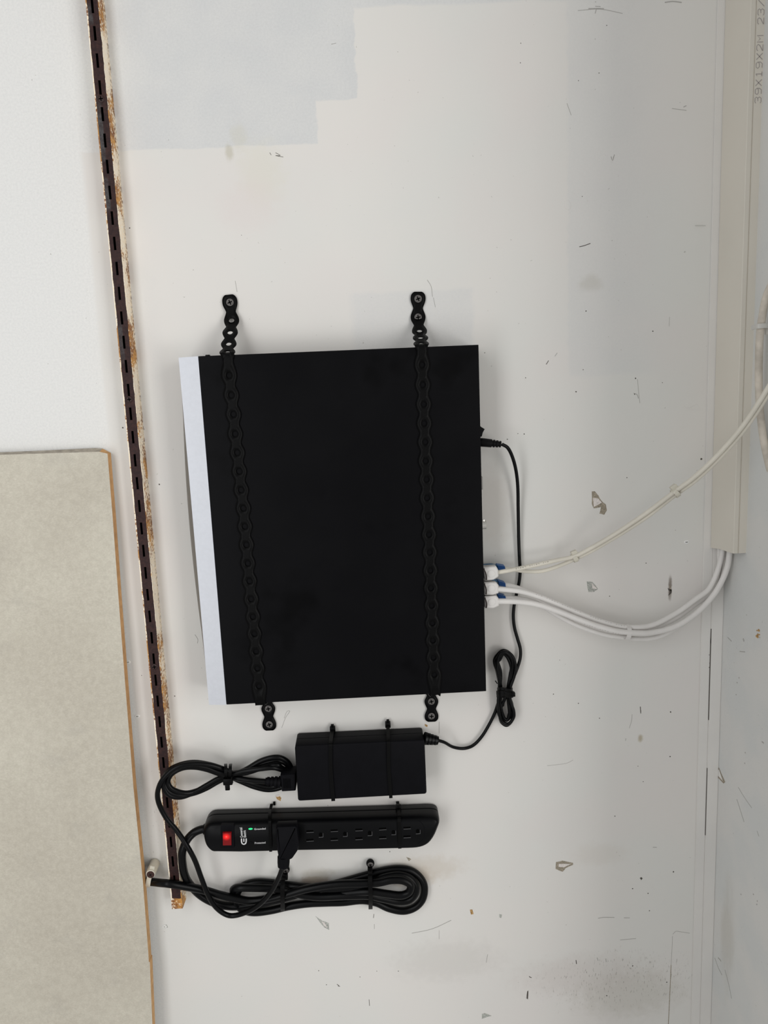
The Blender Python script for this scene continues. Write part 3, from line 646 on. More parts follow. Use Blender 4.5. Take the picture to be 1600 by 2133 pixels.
dd = k.math('SQRT', k.math('ADD', k.math('POWER', k.math('SUBTRACT', X_, sp_.x), 2), k.math('POWER', k.math('SUBTRACT', Z_, sp_.z), 2)))
k.put(k.b.inputs['Emission Strength'], k.ss(dd, .0004, .0060, 1.3, .05)); k.put(k.b.inputs['Emission Color'], k.mix(k.ss(dd, .0004, .0016), (1, .10, .07), (.8, .012, .01)))
rr = rect_px(464.5, 1731, 483, 1759.5, HS)
bm = bmesh.new(); lo = [bm.verts.new(at_h(p, HS)) for p in rr]; hi = [bm.verts.new(at_h(p, h)) for p, h in zip(inset(rr, .3), (HS+3.6, HS+3.6, HS+2.0, HS+2.0))]
for i in range(4): bm.faces.new((lo[i], lo[(i+1) % 4], hi[(i+1) % 4], hi[i]))
bm.faces.new(hi); bm.faces.new(lo[::-1]); o = link('switch_rocker', bm, RED, strip); o['label'] = 'red lit rocker'
def outlet(x, y, ring=False):
    o = []
    bm = bmesh.new()
    for dy in (-9, 9.3):
        box_bm(bm, Wp(x, y+dy, HS+.05), 8.2, .5, 1.9)
    c = Wp(x+22, y-1.5, HS+.05)
    vs = [bm.verts.new(c+Vector((2.9*mm*math.cos(a) if math.cos(a) > 0 else 2.0*mm*math.cos(a)*.9, -.0003, 2.6*mm*math.sin(a)))) for a in (2*math.pi*i/14 for i in range(14))]
    bm.faces.new(vs)
    ob = link('outlet', bm, VOID, strip)
    bm = bmesh.new()                                        # raised glossy lip under each slot, greyer than the housing
    for dy in (-9, 9.3): box_bm(bm, Wp(x+.6, y+dy+2.7, HS+.2), 8.6, .7, .45)
    box_bm(bm, Wp(x+23, y+3.8, HS+.2), 5, .7, .45)
    box_bm(bm, Wp(x+27.5, y-.5, HS+.2), .4, .7, 5)
    link('slot_lip', bm, mat('grey_slot_edge', (.10, .10, .105), .35, 0, .5), ob)
    return ob
for x, y in ((645.5, 1740), (696, 1738.3), (747.5, 1736.6), (797, 1734.8), (847.8, 1732.8)): outlet(x, y)
pth = [Wp(866+19*math.cos(a), 1733+25*math.sin(a), HS-.1) for a in (math.radians(-75+150*i/16) for i in range(17))]
bm = bmesh.new(); tube_bm(bm, pth, .35, 5); link('outlet_ring', bm, BLKM, strip)
GRN = mat('green_led', (.01, .3, .1), .3, 0, .5, (.02, .62, .22), 1.1)
bm = bmesh.new(); bmesh.ops.create_uvsphere(bm, u_segments=12, v_segments=8, radius=1, matrix=Matrix.Translation(Wp(522, 1726.5, HS)) @ Matrix.Diagonal((.0026, .0008, .0012, 1))); o = link('indicator_light', bm, GRN, strip, True); o['label'] = 'lit green indicator'
bm = bmesh.new(); bmesh.ops.create_uvsphere(bm, u_segments=12, v_segments=8, radius=1, matrix=Matrix.Translation(Wp(522.5, 1755.5, HS)) @ Matrix.Diagonal((.0024, .0007, .0011, 1))); link('indicator_light', bm, BLKM, strip, True)

def text(s, size, loc, rot, m, parent, name='printed_text', sx=1, bold=0, align='LEFT'):
    cu = bpy.data.curves.new('t', 'FONT'); cu.body = s; cu.size = size*mm; cu.offset = bold; cu.align_x = align; cu.extrude = .00003
    t = bpy.data.objects.new('t', cu); COL.objects.link(t); dg = bpy.context.evaluated_depsgraph_get(); me = bpy.data.meshes.new_from_object(t.evaluated_get(dg))
    bpy.data.objects.remove(t); me.transform(Matrix.Translation(loc) @ rot.to_4x4() @ Matrix.Diagonal((sx, 1, 1, 1)))
    me.materials.clear(); return link(name, me, m, parent)
FACE = Matrix.Rotation(math.pi/2, 3, 'X')                   # text lying on the wall, facing the room
UPR = FACE @ Matrix.Rotation(math.pi/2, 3, 'Z')
HT = HS+.15
text('Grounded', 3.3, Wp(529.5, 1729, HT), FACE, WTXT, strip, bold=.00004, sx=1.0)
text('Protected', 3.3, Wp(530.5, 1758, HT), FACE, WTXT, strip, bold=.00004, sx=.98)
text('Commercial', 4.3, Wp(506, 1744.5, HT), UPR, WTXT, strip, bold=.00009, sx=.60)
text('Electric', 4.3, Wp(512.8, 1744.5, HT), UPR, WTXT, strip, bold=.00009, sx=.72)
# the emblem: a U-shaped stroke with a bar inside, lying on its side
em = [(503.2, 1746.5), (503.2, 1753), (504.6, 1757), (508, 1758.6), (511.4, 1757), (512.8, 1753), (512.8, 1746.5)]
p = spline([Wp(x, y, HT) for x, y in em], 4); bm = bmesh.new(); 
def flat_stroke(bm, p, wd, h=.12):
    L = []
    for i, q in enumerate(p):
        t = (p[min(len(p)-1, i+1)]-p[max(0, i-1)]).normalized(); s = Vector((-t.z, 0, t.x))*wd/2*mm; L.append((bm.verts.new(q+s), bm.verts.new(q-s)))
    for a, b in zip(L, L[1:]): bm.faces.new((a[0], a[1], b[1], b[0]))
flat_stroke(bm, p, 1.5); flat_stroke(bm, [Wp(508, 1746.5, HT), Wp(508, 1753.6, HT)], 1.3)
link('emblem', bm, WTXT, strip)

# supply cord of the strip: out of its left end, round, through the tied bundle and away behind the board
cord = [(432, 1727, 18), (420, 1727.6, 18), (403.5, 1735, 19), (389, 1751, 24), (380, 1775, 27), (380.5, 1801, 25), (386, 1825, 20), (395, 1841, 14), (413, 1861, 9), (434, 1875, 7), (460, 1885, 6), (489, 1888, 6), (530, 1884, 6), (588, 1871, 8), (640, 1857, 8), (700, 1841, 8), (768, 1822, 7), (800, 1813.5, 6), (830, 1810, 6), (856, 1814, 6), (875, 1828, 6), (884, 1848, 6),
        (880, 1873, 6), (864, 1890, 6), (840, 1897, 6), (810, 1891.5, 6), (784, 1880, 6), (755, 1875, 6), (715, 1879, 6), (680, 1880, 7), (640, 1882, 7), (600, 1888, 7), (565, 1896, 6), (530, 1900, 6), (506, 1895, 6), (495, 1884, 6), (492, 1868, 7), (499, 1852, 7), (515, 1842, 7), (540, 1838, 7), (577, 1841, 7), (636, 1848, 12), (700, 1850, 15), (768, 1840, 16), (800, 1828, 15),
        (830, 1823, 14), (853, 1829, 14), (866, 1845, 14), (864, 1863, 14), (851, 1875, 14), (830, 1877.5, 14), (800, 1872, 15), (768, 1865.5, 16), (720, 1866, 16), (660, 1868, 14), (620, 1862, 13), (590, 1853, 14), (560, 1850, 15), (520, 1849, 16), (496, 1849, 15), (487, 1852, 10), (486, 1857, 5)]
cable('supply_cord', cord, 4.75, BLKG, strip, 6, 14)
cord2 = [(840, 1836, 24), (856, 1843, 22), (857, 1858, 22), (840, 1864, 22), (800, 1859, 23), (768, 1852, 24), (760, 1838, 24), (800, 1826, 22)]
cord3 = [(250, 1829, 7), (280, 1833.5, 6), (300, 1836, 7.5), (316, 1837, 12), (334, 1839, 22), (351, 1840.5, 27), (387, 1846.5, 22), (422.5, 1853.5, 16), (458, 1864, 14), (494, 1872.5, 14), (520, 1876.5, 14), (555, 1873, 15), (589, 1865, 17), (636, 1852, 19), (700, 1842, 20), (760, 1840, 21), (790, 1838, 21), (815, 1833, 21), (840, 1834, 21), (855, 1843, 21), (852, 1858, 21), (836, 1865, 21), (805, 1862, 21), (768, 1857, 20), (720, 1860, 14), (680, 1868, 10)]
cable('supply_cord', cord3, 4.75, BLKG, strip, 6, 14)
lathe('cord_collar', Wp(434, 1727, 18), Wp(420, 1727.5, 18), [(0, 7), (3, 6.6), (5.5, 6)], BLKG, strip, 16)

# ------------------------------------------------------------------ mains cord of the adapter
mc = thing('mains_cord', 'thin black mains cord bundled left of the adapter and looping down to the power strip', 'power cord', tuple(Wp(478, 1612, 0)))
cn = fillet([Wp(583.5, 1614, 30), Wp(616, 1611, 30), Wp(616, 1648.5, 30), Wp(586.5, 1650, 30)], 1.2, 2)
slab('inlet_connector', cn, [(10, .8), (12, 0), (28, 0), (30, 1)], BLKM, mc)
bm = bmesh.new()
for i in range(6): box_bm(bm, Wp(591+i*2.7, 1632, 30.2), .5, .5, 12)
link('grip_rib', bm, VOID, mc)
relief('strain_relief', Wp(585, 1629, 22), Wp(554, 1627, 22), 18, 7.0, 4.4, BLKM, mc, 4)
m1 = [(562, 1627.5, 22), (545, 1627, 22), (520, 1625, 22), (496, 1622, 22), (478, 1619, 22), (455, 1612, 24), (430, 1603, 26), (403, 1597.5, 27), (378, 1600, 28), (355, 1610, 29), (340, 1625, 30), (334, 1645, 30), (337, 1662, 30)]
# wraps: around the right bend, through the tie, round the left bend
def acw(top, rx, h, lx, ly, bot):
    return [(478, 1612+top*.3, h), (510, 1607-top*.4, h), (545, 1592-top, h), (578, 1585-top, h), (rx-8, 1592-top*.7, h-3), (rx, 1604, h-6), (rx-4, 1622, h-9), (rx-18, 1637+bot*.3, h-10), (560, 1640+bot, h-10), (530, 1634+bot, h-9), (500, 1624+bot*.6, h-6), (478, 1617+bot*.4, h-4),
            (455, 1628, h-1), (430, 1642, h+4), (405, 1650+ly*.5, h+8), (375, 1653+ly, h+14), (352, 1645+ly, h+16), (342-lx, 1628, h+16), (350-lx, 1608-ly*.3, h+15), (375, 1597-ly, h+12), (405, 1592-ly, h+9), (440, 1595-ly*.4, h+4), (462, 1601, h+1)]
ac = [(583, 1629, 22), (545, 1627, 22), (520, 1625, 22), (500, 1622, 21), (478, 1619, 20), (455, 1611, 22), (430, 1602.5, 25), (405, 1598, 28), (380, 1600, 31), (358, 1612, 32), (350, 1628, 32), (358, 1643, 32), (385, 1652, 30), (410, 1647, 24), (435, 1634, 18), (457, 1621, 14)]
ac += acw(1, 604, 13, -2, 1, 2) + acw(8, 607, 17, 0, 4, 5) + acw(-8, 592, 20, 3, -3, -1)[:12]
ac += [(455, 1622, 19), (430, 1636, 22), (405, 1650, 26), (378, 1660, 30), (355, 1657, 33), (343, 1643, 34), (341, 1625, 34), (352, 1607, 34), (375, 1597, 33), (400, 1594, 30), (430, 1599, 26), (456, 1609, 24), (480, 1613, 23), (510, 1606, 22), (545, 1601, 23), (570, 1599, 22), (588, 1604, 17), (598, 1612, 12), (588, 1630, 8), (560, 1636, 7), (530, 1630, 9), (500, 1620, 12), (475, 1606, 20), (445, 1595, 26), (415, 1591, 30), (385, 1593, 34), (358, 1604, 37), (338, 1625, 38)]
ac += [(328.5, 1650, 36), (331, 1673, 34), (346.5, 1704, 32), (368, 1730, 32), (389, 1761, 36), (406, 1792, 34), (420, 1830, 30), (434, 1865, 26), (451, 1891, 22), (477, 1907, 18), (505.6, 1903, 20), (536.5, 1887, 26), (562.6, 1860.6, 32), (579, 1832, 38), (588, 1808, 44), (590, 1796, 46)]
cable('cord', ac, 3.0, BLKG, mc, 6, 12)
# the plug sitting in the strip
pl = [(574, 1722), (619, 1720), (624, 1755), (621, 1773), (610, 1789), (602, 1793), (580, 1791), (577, 1775), (574, 1745)]
po = fillet([Wp(x, y, 50) for x, y in pl], 1.5, 2)
slab('plug', po, [(HS+.3, 3), (HS+3, 1), (46, 0), (50, 1), (51, 3)], BLKM, mc)
lathe('strain_relief', Wp(591, 1784, 44), Wp(590.5, 1806, 45), [(0, 7.2), (7, 7.2), (12, 6.7), (14, 4.4), (14.4, 3)], BLKM, mc, 20)

# ------------------------------------------------------------------ ties on the dark cords
tie('black cable tie across the power strip beside its printed words', [(566, 1675, 2), (564, 1684, 8), (562.5, 1689, 15), (561.8, 1697, 24), (561.5, 1704, 30), (562, 1713, HS+.6), (563, 1745, HS+1.0), (563.8, 1766, HS-.4), (564, 1773, 29), (564, 1762, 18), (563.5, 1748, 2)], 3.4, 1, (571.5, 1673.5, 2), hs=(3, 3, 3))
tie('black cable tie across the power strip near its rounded right end', [(828, 1670, 2), (830, 1682, 12), (831, 1694, 25), (831.5, 1706, HS+.4), (832, 1730, HS+1), (832.6, 1757, HS+.4), (833, 1766.5, 30.5), (833, 1757, 18), (832.5, 1742, 2)], 4.0, 1)
t = thing('cable_tie', 'doubled black cable tie pinching the thin mains cord bundle left of the adapter', 'cable tie', tuple(Wp(478, 1612, 10)))
for x, dx in ((470, 1), (480.5, -2)):
    ribbon('strap', spline(PX([(x, 1592, 12), (x+dx*.3, 1596, 26), (x+dx*.5, 1606, 31), (x+dx, 1620, 30), (x+dx, 1631, 24), (x+dx, 1634, 14), (x, 1625, 4)]), 4), XD, 3.6, 1.4, TIEB, t)
box('head', Wp(475, 1627, 31), 11, 6, 8, TIEB, t, None, 1)
box('cut_end', Wp(474, 1640, 24), 5.5, 3, 7, TIEB, t, None, .7)
t = thing('twist_tie', 'black tie wound round the middle of the thin coiled lead', 'cable tie', tuple(Wp(1052, 1445, 8)))
for y, rx in ((1436, 15), (1443, 17), (1449, 16.5)):
    P = [Wp(1052+rx*math.cos(a)*1.02, y+2*math.sin(a*2), 10+9.5*math.sin(a)) for a in (2*math.pi*i/18 for i in range(18))]
    ribbon('strap', P, ZD, 3.4, 1.0, TIEB, t, True)
ribbon('cut_end', PX([(1050, 1452, 20), (1050, 1462, 20), (1048.5, 1471, 18)]), XD, 1.8, .8, TIEB, t)
box('head', Wp(1069, 1446, 14), 4.5, 5, 5, TIEB, t, None, .6); ribbon('cut_end', PX([(1036, 1424, 12), (1032, 1418, 12)]), XD, 1.2, .8, TIEB, t)
def mount_tie(label, x, ys, L, wid):
    t = thing('screw_mount_tie', label, 'cable tie', tuple(Wp(x, ys, 0)))
    lathe('mount_eye', Wp(x, ys-1, 0), Wp(x, ys-1, 10), [(0, 4.2), (1, 5.1), (6, 5.1), (7.5, 4.6)], TIEB, t, 18)
    screw_head('screw', Wp(x+.2, ys+1.5, 8), (-YD-ZD*.25), 3.5, SCREW, t, .3, 1.0)
    box('head', Wp(x-.5, ys+13, 10), 6, 7, 7, TIEB, t, None, .8)
    ribbon('strap', spline(PX(L), 4), XD, wid, 1.3, TIEB, t); return t
mount_tie('black screw-mount tie holding the thick cord bundle at its loop end', 771.5, 1799, [(771, 1805, 8), (771, 1813, 14), (771, 1822, 23), (771, 1835, 27.5), (771.5, 1850, 27.5), (772, 1866, 25), (772, 1882, 19), (772, 1893, 9), (772, 1886, 1)], 5)
mount_tie('black screw-mount tie holding the thick cord bundle below the plug', 595, 1812, [(593, 1818, 8), (591, 1828, 14), (589, 1836, 20), (588.5, 1850, 24), (588.5, 1868, 24), (589, 1884, 19), (589, 1897, 10), (589, 1889, 1)], 5.2)
# nylon P-clip on the left
pc = thing('cable_clip', 'yellowed nylon clip with a rusty screw holding the thick cord beside the board', 'cable clip', tuple(Wp(320, 1797, 0)))
a = Wp(323, 1797, 1); b = Vector((a.x, -.022, a.z-.001)); lathe('spacer', a, b, [(0, 5.4), (1, 6), (19, 5.7), (21, 5.3)], NYL, pc, 20)
screw_head('screw', b+Vector((0, .0005, -.0005)), -YD, 4.6, mat('rusty_screw', (.05, .018, .014), .7, .2), pc, .5, 1.4, mat('rusty_slot', (.02, .008, .006), .8))
ribbon('clip_band', spline(PX([(318, 1804, 20), (315.5, 1815, 19), (312, 1825, 18), (310, 1832, 17.5), (308.5, 1841, 17), (308, 1847, 14), (308.5, 1846, 9)]), 4), XD, 5.5, 1.3, NYL, pc)

# ------------------------------------------------------------------ network cables
def plug_white(lab, quad_px, cpath, h, r, material, wob=0):
    t = thing('network_cable', lab, 'network cable', tuple(Wp(cpath[0][0], cpath[0][1], h)))
    q = [Wp(x, y, h) for x, y in quad_px]
    slab('boot', fillet(q, 1.0, 3), [(h-12, 1.0), (h-10, 0), (h-1.2, 0), (h, 1.2)], WPL, t)
    c = (q[0]+q[-1])/2+XD*.0078; c.y = -h*mm; bm = bmesh.new()
    for i in range(16):
        pass
    vs = [bm.verts.new(c+Vector((4.2*mm*math.cos(a), -.0003, 4.2*mm*math.sin(a)))) for a in (2*math.pi*i/18 for i in range(18))]
    v2 = [bm.verts.new(c+Vector((3.4*mm*math.cos(a), -.0006, 3.4*mm*math.sin(a)))) for a in (2*math.pi*i/18 for i in range(18))]
    for i in range(18): bm.faces.new((vs[i], vs[(i+1) % 18], v2[(i+1) % 18], v2[i]))
    bm.faces.new(v2); link('grip_dimple', bm, WPL, t, 'auto')
    pa = q[0].lerp(q[-1], .10)+XD*.0004; pb = q[0].lerp(q[-1], .94)+XD*.0016; pm = pa.lerp(pb, .55)+XD*.0011
    for p_ in (pa, pb, pm): p_.y = -(h+.1)*mm
    ribbon('latch_gap', spline([pa, pm, pb], 5), XD, 1.0, 1.2, mat('gap_brown', (.022, .008, .006), .6), t)
    o = cable('jacket', cpath, r, material, t, 8, 14); return t, spline(PX(cpath), 8)
def plug_blue(lab, qb, lever, cpath, h, r, material):
    t = thing('network_cable', lab, 'network cable', tuple(Wp(cpath[0][0], cpath[0][1], h)))
    q = [Wp(x, y, h) for x, y in qb]; slab('boot', q, [(h-11, 0), (h-.4, 0), (h, .4)], BLUE, t)
    by = (qb[0][1]+qb[3][1])/2; slab('plug_body', [Wp(x, y, h-3) for x, y in ((1002, by+2), (1037, by+2), (1037, by+14), (1003, by+14))], [(h-14, 0), (h-3.5, 0), (h-3, .4)], mat('clear_plug', (.45, .45, .44), .3), t)
    bm = bmesh.new()
    for i in range(5):
        a = q[0].lerp(q[1], .12+i*.19); b = q[3].lerp(q[2], .12+i*.19); ribbon_bm(bm, [a+Vector((0, -.0002, 0)), b+Vector((0, -.0002, 0))], XD, .45, .7)
    link('boot_rib', bm, mat('blue_shadow_rib', (.006, .05, .22), .5), t)
    if lever:
        lv = [Wp(x, y, h-2) for x, y in lever]; slab('latch_lever', lv, [(h-8, 0), (h-2, 0)], BLUED, t)
    cable('jacket', cpath, r, material, t, 8, 14); return t
up = [(1080, 1184.5, 30), (1120, 1176, 27), (1160, 1167, 25), (1195, 1159.5, 26), (1230, 1142, 33), (1265, 1122, 41), (1300, 1100, 49), (1350, 1066, 61), (1407, 1023, 74), (1450, 991, 84), (1500, 943, 97), (1550, 884, 110), (1600, 808, 123), (1650, 720, 136)]
up2 = [(1128, 1189.5, 20), (1160, 1180.5, 20), (1190, 1168, 22), (1230, 1149, 29), (1265, 1129, 37), (1300, 1108, 45), (1350, 1075, 57), (1407, 1031, 70), (1450, 1000, 80), (1500, 953, 93), (1550, 896, 106), (1600, 822, 119), (1650, 734, 132)]
PW = [[(1007, 1182), (1034, 1180), (1038, 1187), (1039, 1201), (1029, 1208), (1011, 1210)], [(1008.5, 1213.5), (1034, 1214), (1039, 1220), (1039, 1236), (1028, 1239.5), (1010, 1240)], [(1009.5, 1243), (1034, 1241.5), (1039, 1247), (1040, 1262), (1029, 1267.5), (1010.6, 1268)]]
t1, path1 = plug_white('cream network cable with a white plug, topmost of the three white plugs', PW[0], [(1032, 1193, 30), (1045, 1191, 31)]+up, 37, 2.45, CREAM)
plug_blue('cream network cable whose blue plug sits behind the topmost white plug', [(1036, 1177.5), (1052, 1180), (1053, 1185.5), (1038, 1188)], [(1000, 1178), (1016, 1176), (1025, 1175.6), (1037, 1178), (1036, 1181), (1022, 1180), (1002, 1182)], [(1044, 1184, 15), (1070, 1186.5, 17), (1095, 1190, 18)]+up2, 20, 2.3, CREAM)
bA = [(1110, 1238.5, 34), (1140, 1249, 32), (1170, 1261.5, 30), (1200, 1274.5, 28), (1240, 1290, 27), (1280, 1302, 27), (1307, 1306.5, 27), (1356, 1303, 26), (1409, 1277, 24), (1451, 1247, 23), (1475, 1229, 22), (1489, 1205, 20), (1500, 1173, 18), (1505, 1148, 16), (1508, 1100, 15)]
t2, path2 = plug_white('white network cable with a white plug, middle one of the three white plugs', PW[1], [(1032, 1227, 31), (1045, 1227.5, 34), (1080, 1231, 35)]+bA, 37, 3.0, WCAB)
bB = [(1080, 1253.5, 36), (1120, 1259.5, 36), (1160, 1272.5, 36), (1200, 1288, 35), (1240, 1302.5, 34), (1280, 1313.5, 33), (1307, 1317, 32), (1356, 1318, 31), (1409, 1304, 30), (1451, 1277, 29), (1483, 1244, 28), (1501, 1216, 27), (1515, 1182, 26), (1520, 1150, 25), (1523, 1100, 25)]
t3, path3 = plug_white('white network cable with a white plug, lowest of the three white plugs', PW[2], [(1032, 1252.5, 31), (1045, 1252.5, 35)]+bB, 37, 3.2, WCAB)
bC = [(1110, 1237, 20), (1140, 1252, 20), (1170, 1268, 21), (1200, 1282, 20), (1240, 1297, 19), (1280, 1309, 18), (1307, 1313, 18), (1356, 1310, 18), (1409, 1287, 18), (1451, 1257, 15), (1479, 1236, 11), (1492, 1208, 8.5), (1499, 1178, 6.5), (1499, 1148, 6), (1498, 1100, 6)]
plug_blue('white network cable whose blue plug shows between the upper and middle white plugs', [(1037.5, 1209.5), (1053, 1215), (1054, 1222.5), (1040, 1220.5)], [(1022, 1207.5), (1030, 1207), (1038, 1210), (1040, 1214), (1030, 1211)], [(1044, 1217, 15), (1070, 1222, 19)]+bC, 20, 2.9, WCAB)
bD = [(1100, 1250, 19), (1130, 1262, 20), (1160, 1281, 22), (1190, 1297, 23), (1220, 1309.5, 24), (1260, 1322, 24), (1302, 1328, 24), (1334, 1331, 24), (1366, 1328, 24), (1395, 1316, 24), (1430, 1294, 24), (1460, 1268, 21), (1487, 1241, 16), (1502, 1214, 12.5), (1510, 1182, 10.5), (1513, 1148, 9.5), (1514, 1100, 9.5)]
plug_blue('white network cable whose blue plug shows between the middle and lowest white plugs', [(1036, 1238), (1053, 1242), (1054, 1246.7), (1039, 1246.7)], None, [(1044, 1243.5, 15), (1072, 1246, 18)]+bD, 20, 2.8, WCAB)
# printed words that run along a cable (read with the picture upside down)
GL = {'A': 'l'}
def text_along(s, path, s0, size, m, parent, hoff, side=0.0, step=None, flip=True, r=2.5):
    S = [0]
    for a, b in zip(path, path[1:]): S.append(S[-1]+(b-a).length)
    def at(d):
        for i in range(len(S)-1):
            if S[i+1] >= d: t = (d-S[i])/(S[i+1]-S[i]); return path[i].lerp(path[i+1], t), (path[i+1]-path[i]).normalized()
        return path[-1], (path[-1]-path[-2]).normalized()
    bmj = bmesh.new(); d = s0
    for ch in s:
        if ch != ' ':
            p, t = at(d); t = -t if flip else t; up_ = Vector((-t.z, 0, t.x)).normalized()
            nrm = Vector((0, -1, 0)); R3 = Matrix((t, up_, t.cross(up_))).transposed()
            cu = bpy.data.curves.new('c', 'FONT'); cu.body = ch; cu.size = size*mm; ob = bpy.data.objects.new('c', cu); COL.objects.link(ob)
            me = bpy.data.meshes.new_from_object(ob.evaluated_get(bpy.context.evaluated_depsgraph_get())); bpy.data.objects.remove(ob)
            lift = math.sqrt(max(0, r*r-side*side))+.12
            me.transform(Matrix.Translation(p+up_*(side-size*.35)*mm+Vector((0, -lift*mm, 0))) @ R3.to_4x4()); bmj.from_mesh(me)
        d -= (step or size*.75)*mm if flip else -(step or size*.75)*mm
    return link('printed_text', bmj, m, parent)
text_along('UTP CAT5E CABLE', path1, .062, 2.3, INKD, t1, 0, -.9, 2.7, r=2.45)
text_along('UTP CAT6 CABLE UTP', path2, .105, 2.1, INKG, t2, 0, -1.7, 3.4, r=3.0)
text_along('CAT6 UTP CABLE', path2, .160, 2.1, INKG, t2, 0, -1.7, 3.2, r=3.0)
text_along('UTP CAT6 CABLE', path3, .150, 2.0, INKG, t3, 0, 2.0, 3.2, r=3.2)
# clear ties on the white cables
def ring_tie(label, c, d, rx, rz, m, wid=4.5, head=None):     # loop round a bundle at c, bundle running along d
    d = d.normalized(); u = d.cross(YD).normalized(); t = thing('cable_tie', label, 'cable tie', tuple(c))
    P = [c+u*(rx*math.cos(a))*mm+YD*(rz*math.sin(a))*mm for a in (2*math.pi*i/16 for i in range(16))]
    ribbon('strap', P, d, wid, 1.0, m, t, True)
    if head: h = c+u*head[0]*mm+d*head[2]*mm+YD*head[1]*mm; box('head', h, 7, 5, 5, m, t, Matrix((d, YD, d.cross(YD))).transposed(), .8)
    return t
c1 = (Wp(1197, 1159, 26)+Wp(1197, 1165, 22))/2; ring_tie('pale nylon tie on the two cream cables nearest the recorder', c1, Wp(1230, 1142, 33)-Wp(1170, 1168, 25), 4.8, 5.2, NYL, 5, (6.0, 0, 2))
c2 = (Wp(1407, 1023, 74)+Wp(1407, 1031, 70))/2; ring_tie('pale nylon tie on the two cream cables just left of the beige duct', c2, Wp(1450, 996, 82)-Wp(1370, 1055, 65), 5.0, 5.4, NYL, 4.5, (6.5, 0, 3.0))
c3 = (Wp(1306, 1306, 27)+Wp(1306, 1327, 24))/2; ring_tie('clear nylon tie round the bundle of white cables below the beige duct', c3, Wp(1330, 1316, 27)-Wp(1280, 1312, 27), 8.8, 8.5, mat('clear_white_nylon', (.70, .68, .66), .35, 0, .5), 5)

# ------------------------------------------------------------------ cable duct in the corner
dt = thing('cable_duct', 'beige plastic cable duct running down the wall corner', 'cable duct', tuple(Wp(1500, 1140, 0)))
a0 = Wp(1480.5, 1141, 2.2); xL = a0.x; f0 = Wp(1527.5, 1153, 50); hF = 50.0
# left face runs from the wall forward to hF; the front face is parallel to the back wall
xF0 = f0.x; xF1 = Wp(1565.5, 1152, hF).x; xm = Wp(1537.5, 1154, hF).x
zbL = a0.z; zbF = f0.z; zTd = zT-.005
def duct_prof(z_fn, pts, name, m):
    bm = bmesh.new(); lo = [bm.verts.new((x, y, z_fn(x, y))) for x, y in pts]; hi = [bm.verts.new((x, y, zTd)) for x, y in pts]; n = len(pts)
    for i in range(n): bm.faces.new((lo[i], lo[(i+1) % n], hi[(i+1) % n], hi[i]))
    bm.faces.new(hi); return link(name, bm, m, dt, 'auto')
def zb(x, y):
    t = min(1, max(0, (-y-.0022)/(hF*mm-.0022))); return zbL*(1-t)+zbF*t+(.0012 if t > .3 and t < .6 else 0)
y0 = -.0022; yF = -hF*mm; T = .0013
xFm = xm-.0004
# lid: L-shaped, wraps the left side and the first strip of the front
lid = [(xL, y0), (xL+(xF0-xL)*.4, yF*.45), (xF0, yF+.0004), (xF0+.0005, yF), (xFm, yF), (xFm, yF+T), (xF0+T, yF+T), (xL+T+(xF0-xL)*.4, yF*.45), (xL+T, y0)]
duct_prof(zb, lid, 'lid', DUCT)
base = [(xFm+.0011, yF-.0001), (xF1-.0006, yF-.0001), (xF1, yF+.0006), (xF1, y0), (xF1-T, y0), (xF1-T, yF+T), (xFm-.001, yF+T*1.2), (xFm-.001, yF+.0009), (xFm+.0011, yF+.0009)]
duct_prof(lambda x, y: zbF, base, 'base', DUCT)
# dot printed code up the front face, drawn as strokes
ST = {'3': [[(0, .85), (.2, 1), (.8, 1), (1, .8), (.8, .55), (.35, .52)], [(.8, .52), (1, .3), (.8, 0), (.2, 0), (0, .15)]],
      '9': [[(.95, .6), (.7, .48), (.25, .48), (0, .7), (.2, 1), (.8, 1), (1, .75), (1, .3), (.75, 0), (.1, .02)]],
      'X': [[(0, 0), (1, 1)], [(0, 1), (1, 0)]], '1': [[(.2, .8), (.5, 1), (.5, 0)], [(.15, 0), (.85, 0)]],
      '2': [[(0, .8), (.2, 1), (.8, 1), (1, .78), (.85, .5), (0, .05), (0, 0), (1, 0)]], 'M': [[(0, 0), (0, 1), (.5, .45), (1, 1), (1, 0)]], '/': [[(0, 0), (1, 1)]], '8': [[(.3, .52), (0, .75), (.2, 1), (.8, 1), (1, .75), (.7, .52), (1, .25), (.8, 0), (.2, 0), (0, .25), (.3, .52)]]}
bm = bmesh.new(); ya = yF-.00035
pA = Wp(1582.5, 215, hF); pB = Wp(1587.5, 35, hF); z1 = pA.z; dz = (Wp(1588, 69, hF).z-z1)/8
xr_ = Wp(1584.5, 215, hF).x+.0002; CH_ = Wp(1584.5, 215, hF).x-Wp(1572, 215, hF).x
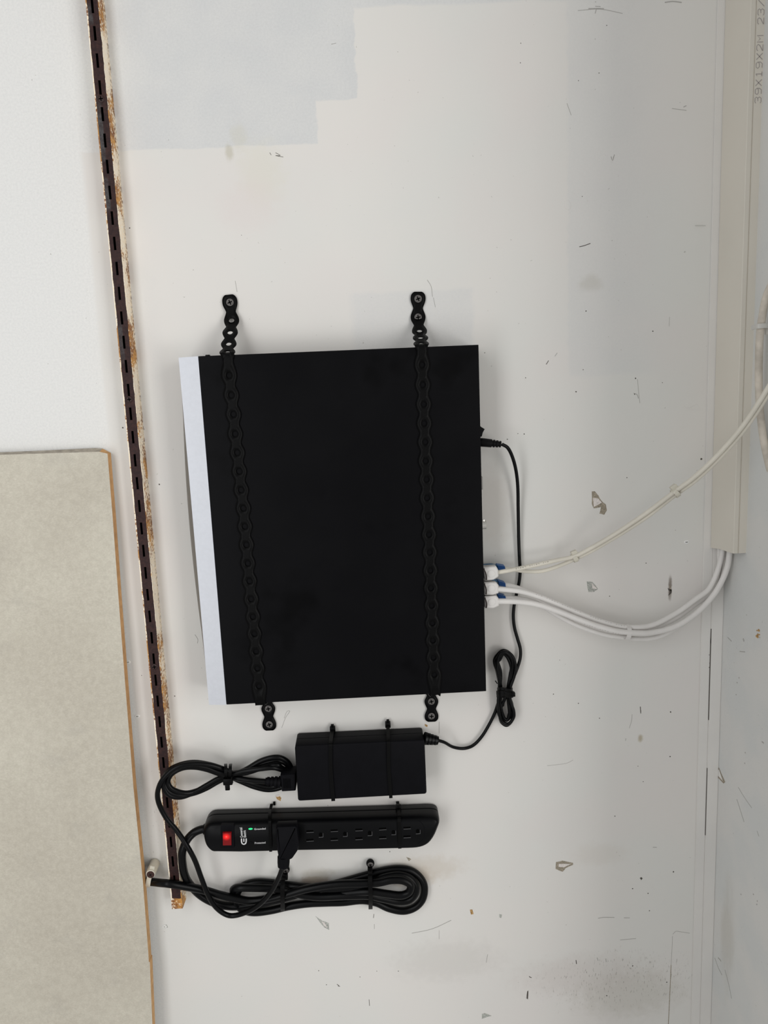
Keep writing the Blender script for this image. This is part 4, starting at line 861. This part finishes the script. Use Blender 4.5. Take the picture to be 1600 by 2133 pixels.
for i, ch in enumerate('39X19X2M 23/'):
    if ch == ' ': continue
    for st in ST[ch]:
        q = [Vector((xr_-CH_*v, ya, z1+dz*i+dz*.72*u)) for u, v in st]; ribbon_bm(bm, q, Vector((1, 0, .01)), .01, .01) if False else flat_stroke(bm, q, .55)
link('printed_code', bm, INKG, dt)

# ------------------------------------------------------------------ old cable and black hose at the right edge
oc = tag(cable('old_cable', [(1632, 500, 92), (1612, 580, 92), (1596, 620, 92), (1588, 660, 92), (1583, 700, 92), (1581, 760, 92), (1581, 800, 92), (1583, 850, 90), (1590, 910, 88), (1600, 960, 88), (1616, 1020, 88)], 3.7, DIRTY, None, 8, 14), 'dirty cream cable hanging beside the duct at the right edge', 'cable')
t = thing('nail_clip', 'pale plastic clip pinning the dirty cream cable to the side wall', 'cable clip', tuple(Wp(1585, 681, 92)))
ribbon('clip_band', spline(PX([(1566, 683, 72), (1572, 681, 84), (1580, 679.5, 96.5), (1590, 678.5, 97.5), (1600, 678.5, 95), (1610, 679, 88)]), 4), ZD, 4.6, 1.4, mat('grey_white_clip', (.60, .59, .56), .5), t)
box('clip_foot', Vector((Xs-.004, Wp(1600, 687, 92).y, Wp(1600, 687, 92).z)), 8, 10, 9, mat('grey_white_clip', (.6, .59, .56), .5), t, None, .6)
hs = thing('black_hose', 'glossy black hose with a collar at the far right edge', 'hose', tuple(Wp(1604, 1340, 75)))
cable('hose_body', [(1612, 1240, 75), (1606, 1275, 75), (1603, 1300, 75), (1600.5, 1325, 75), (1600, 1350, 75), (1601, 1375, 75), (1606, 1400, 75), (1614, 1425, 75), (1626, 1450, 75)], 5.6, BLKG, hs, 6, 16)
lathe('collar', Wp(1601.5, 1298, 75), Wp(1600.6, 1316, 75), [(0, 5.5), (.6, 7.6), (3, 8.2), (6.8, 8.0), (7.6, 7.0), (7.8, 5.5)], BLKM, hs, 22)
# dried drip of brown glue beside the collar
bm = bmesh.new()
for i in range(7):
    c = Wx(1579+random.uniform(-2.5, 3.5), 1318+random.uniform(-7, 10), Xs-.0003); bmesh.ops.create_icosphere(bm, subdivisions=1, radius=random.uniform(.0006, .0016), matrix=Matrix.Translation(c))
link('glue_crumb', bm, OCHRE, wr)
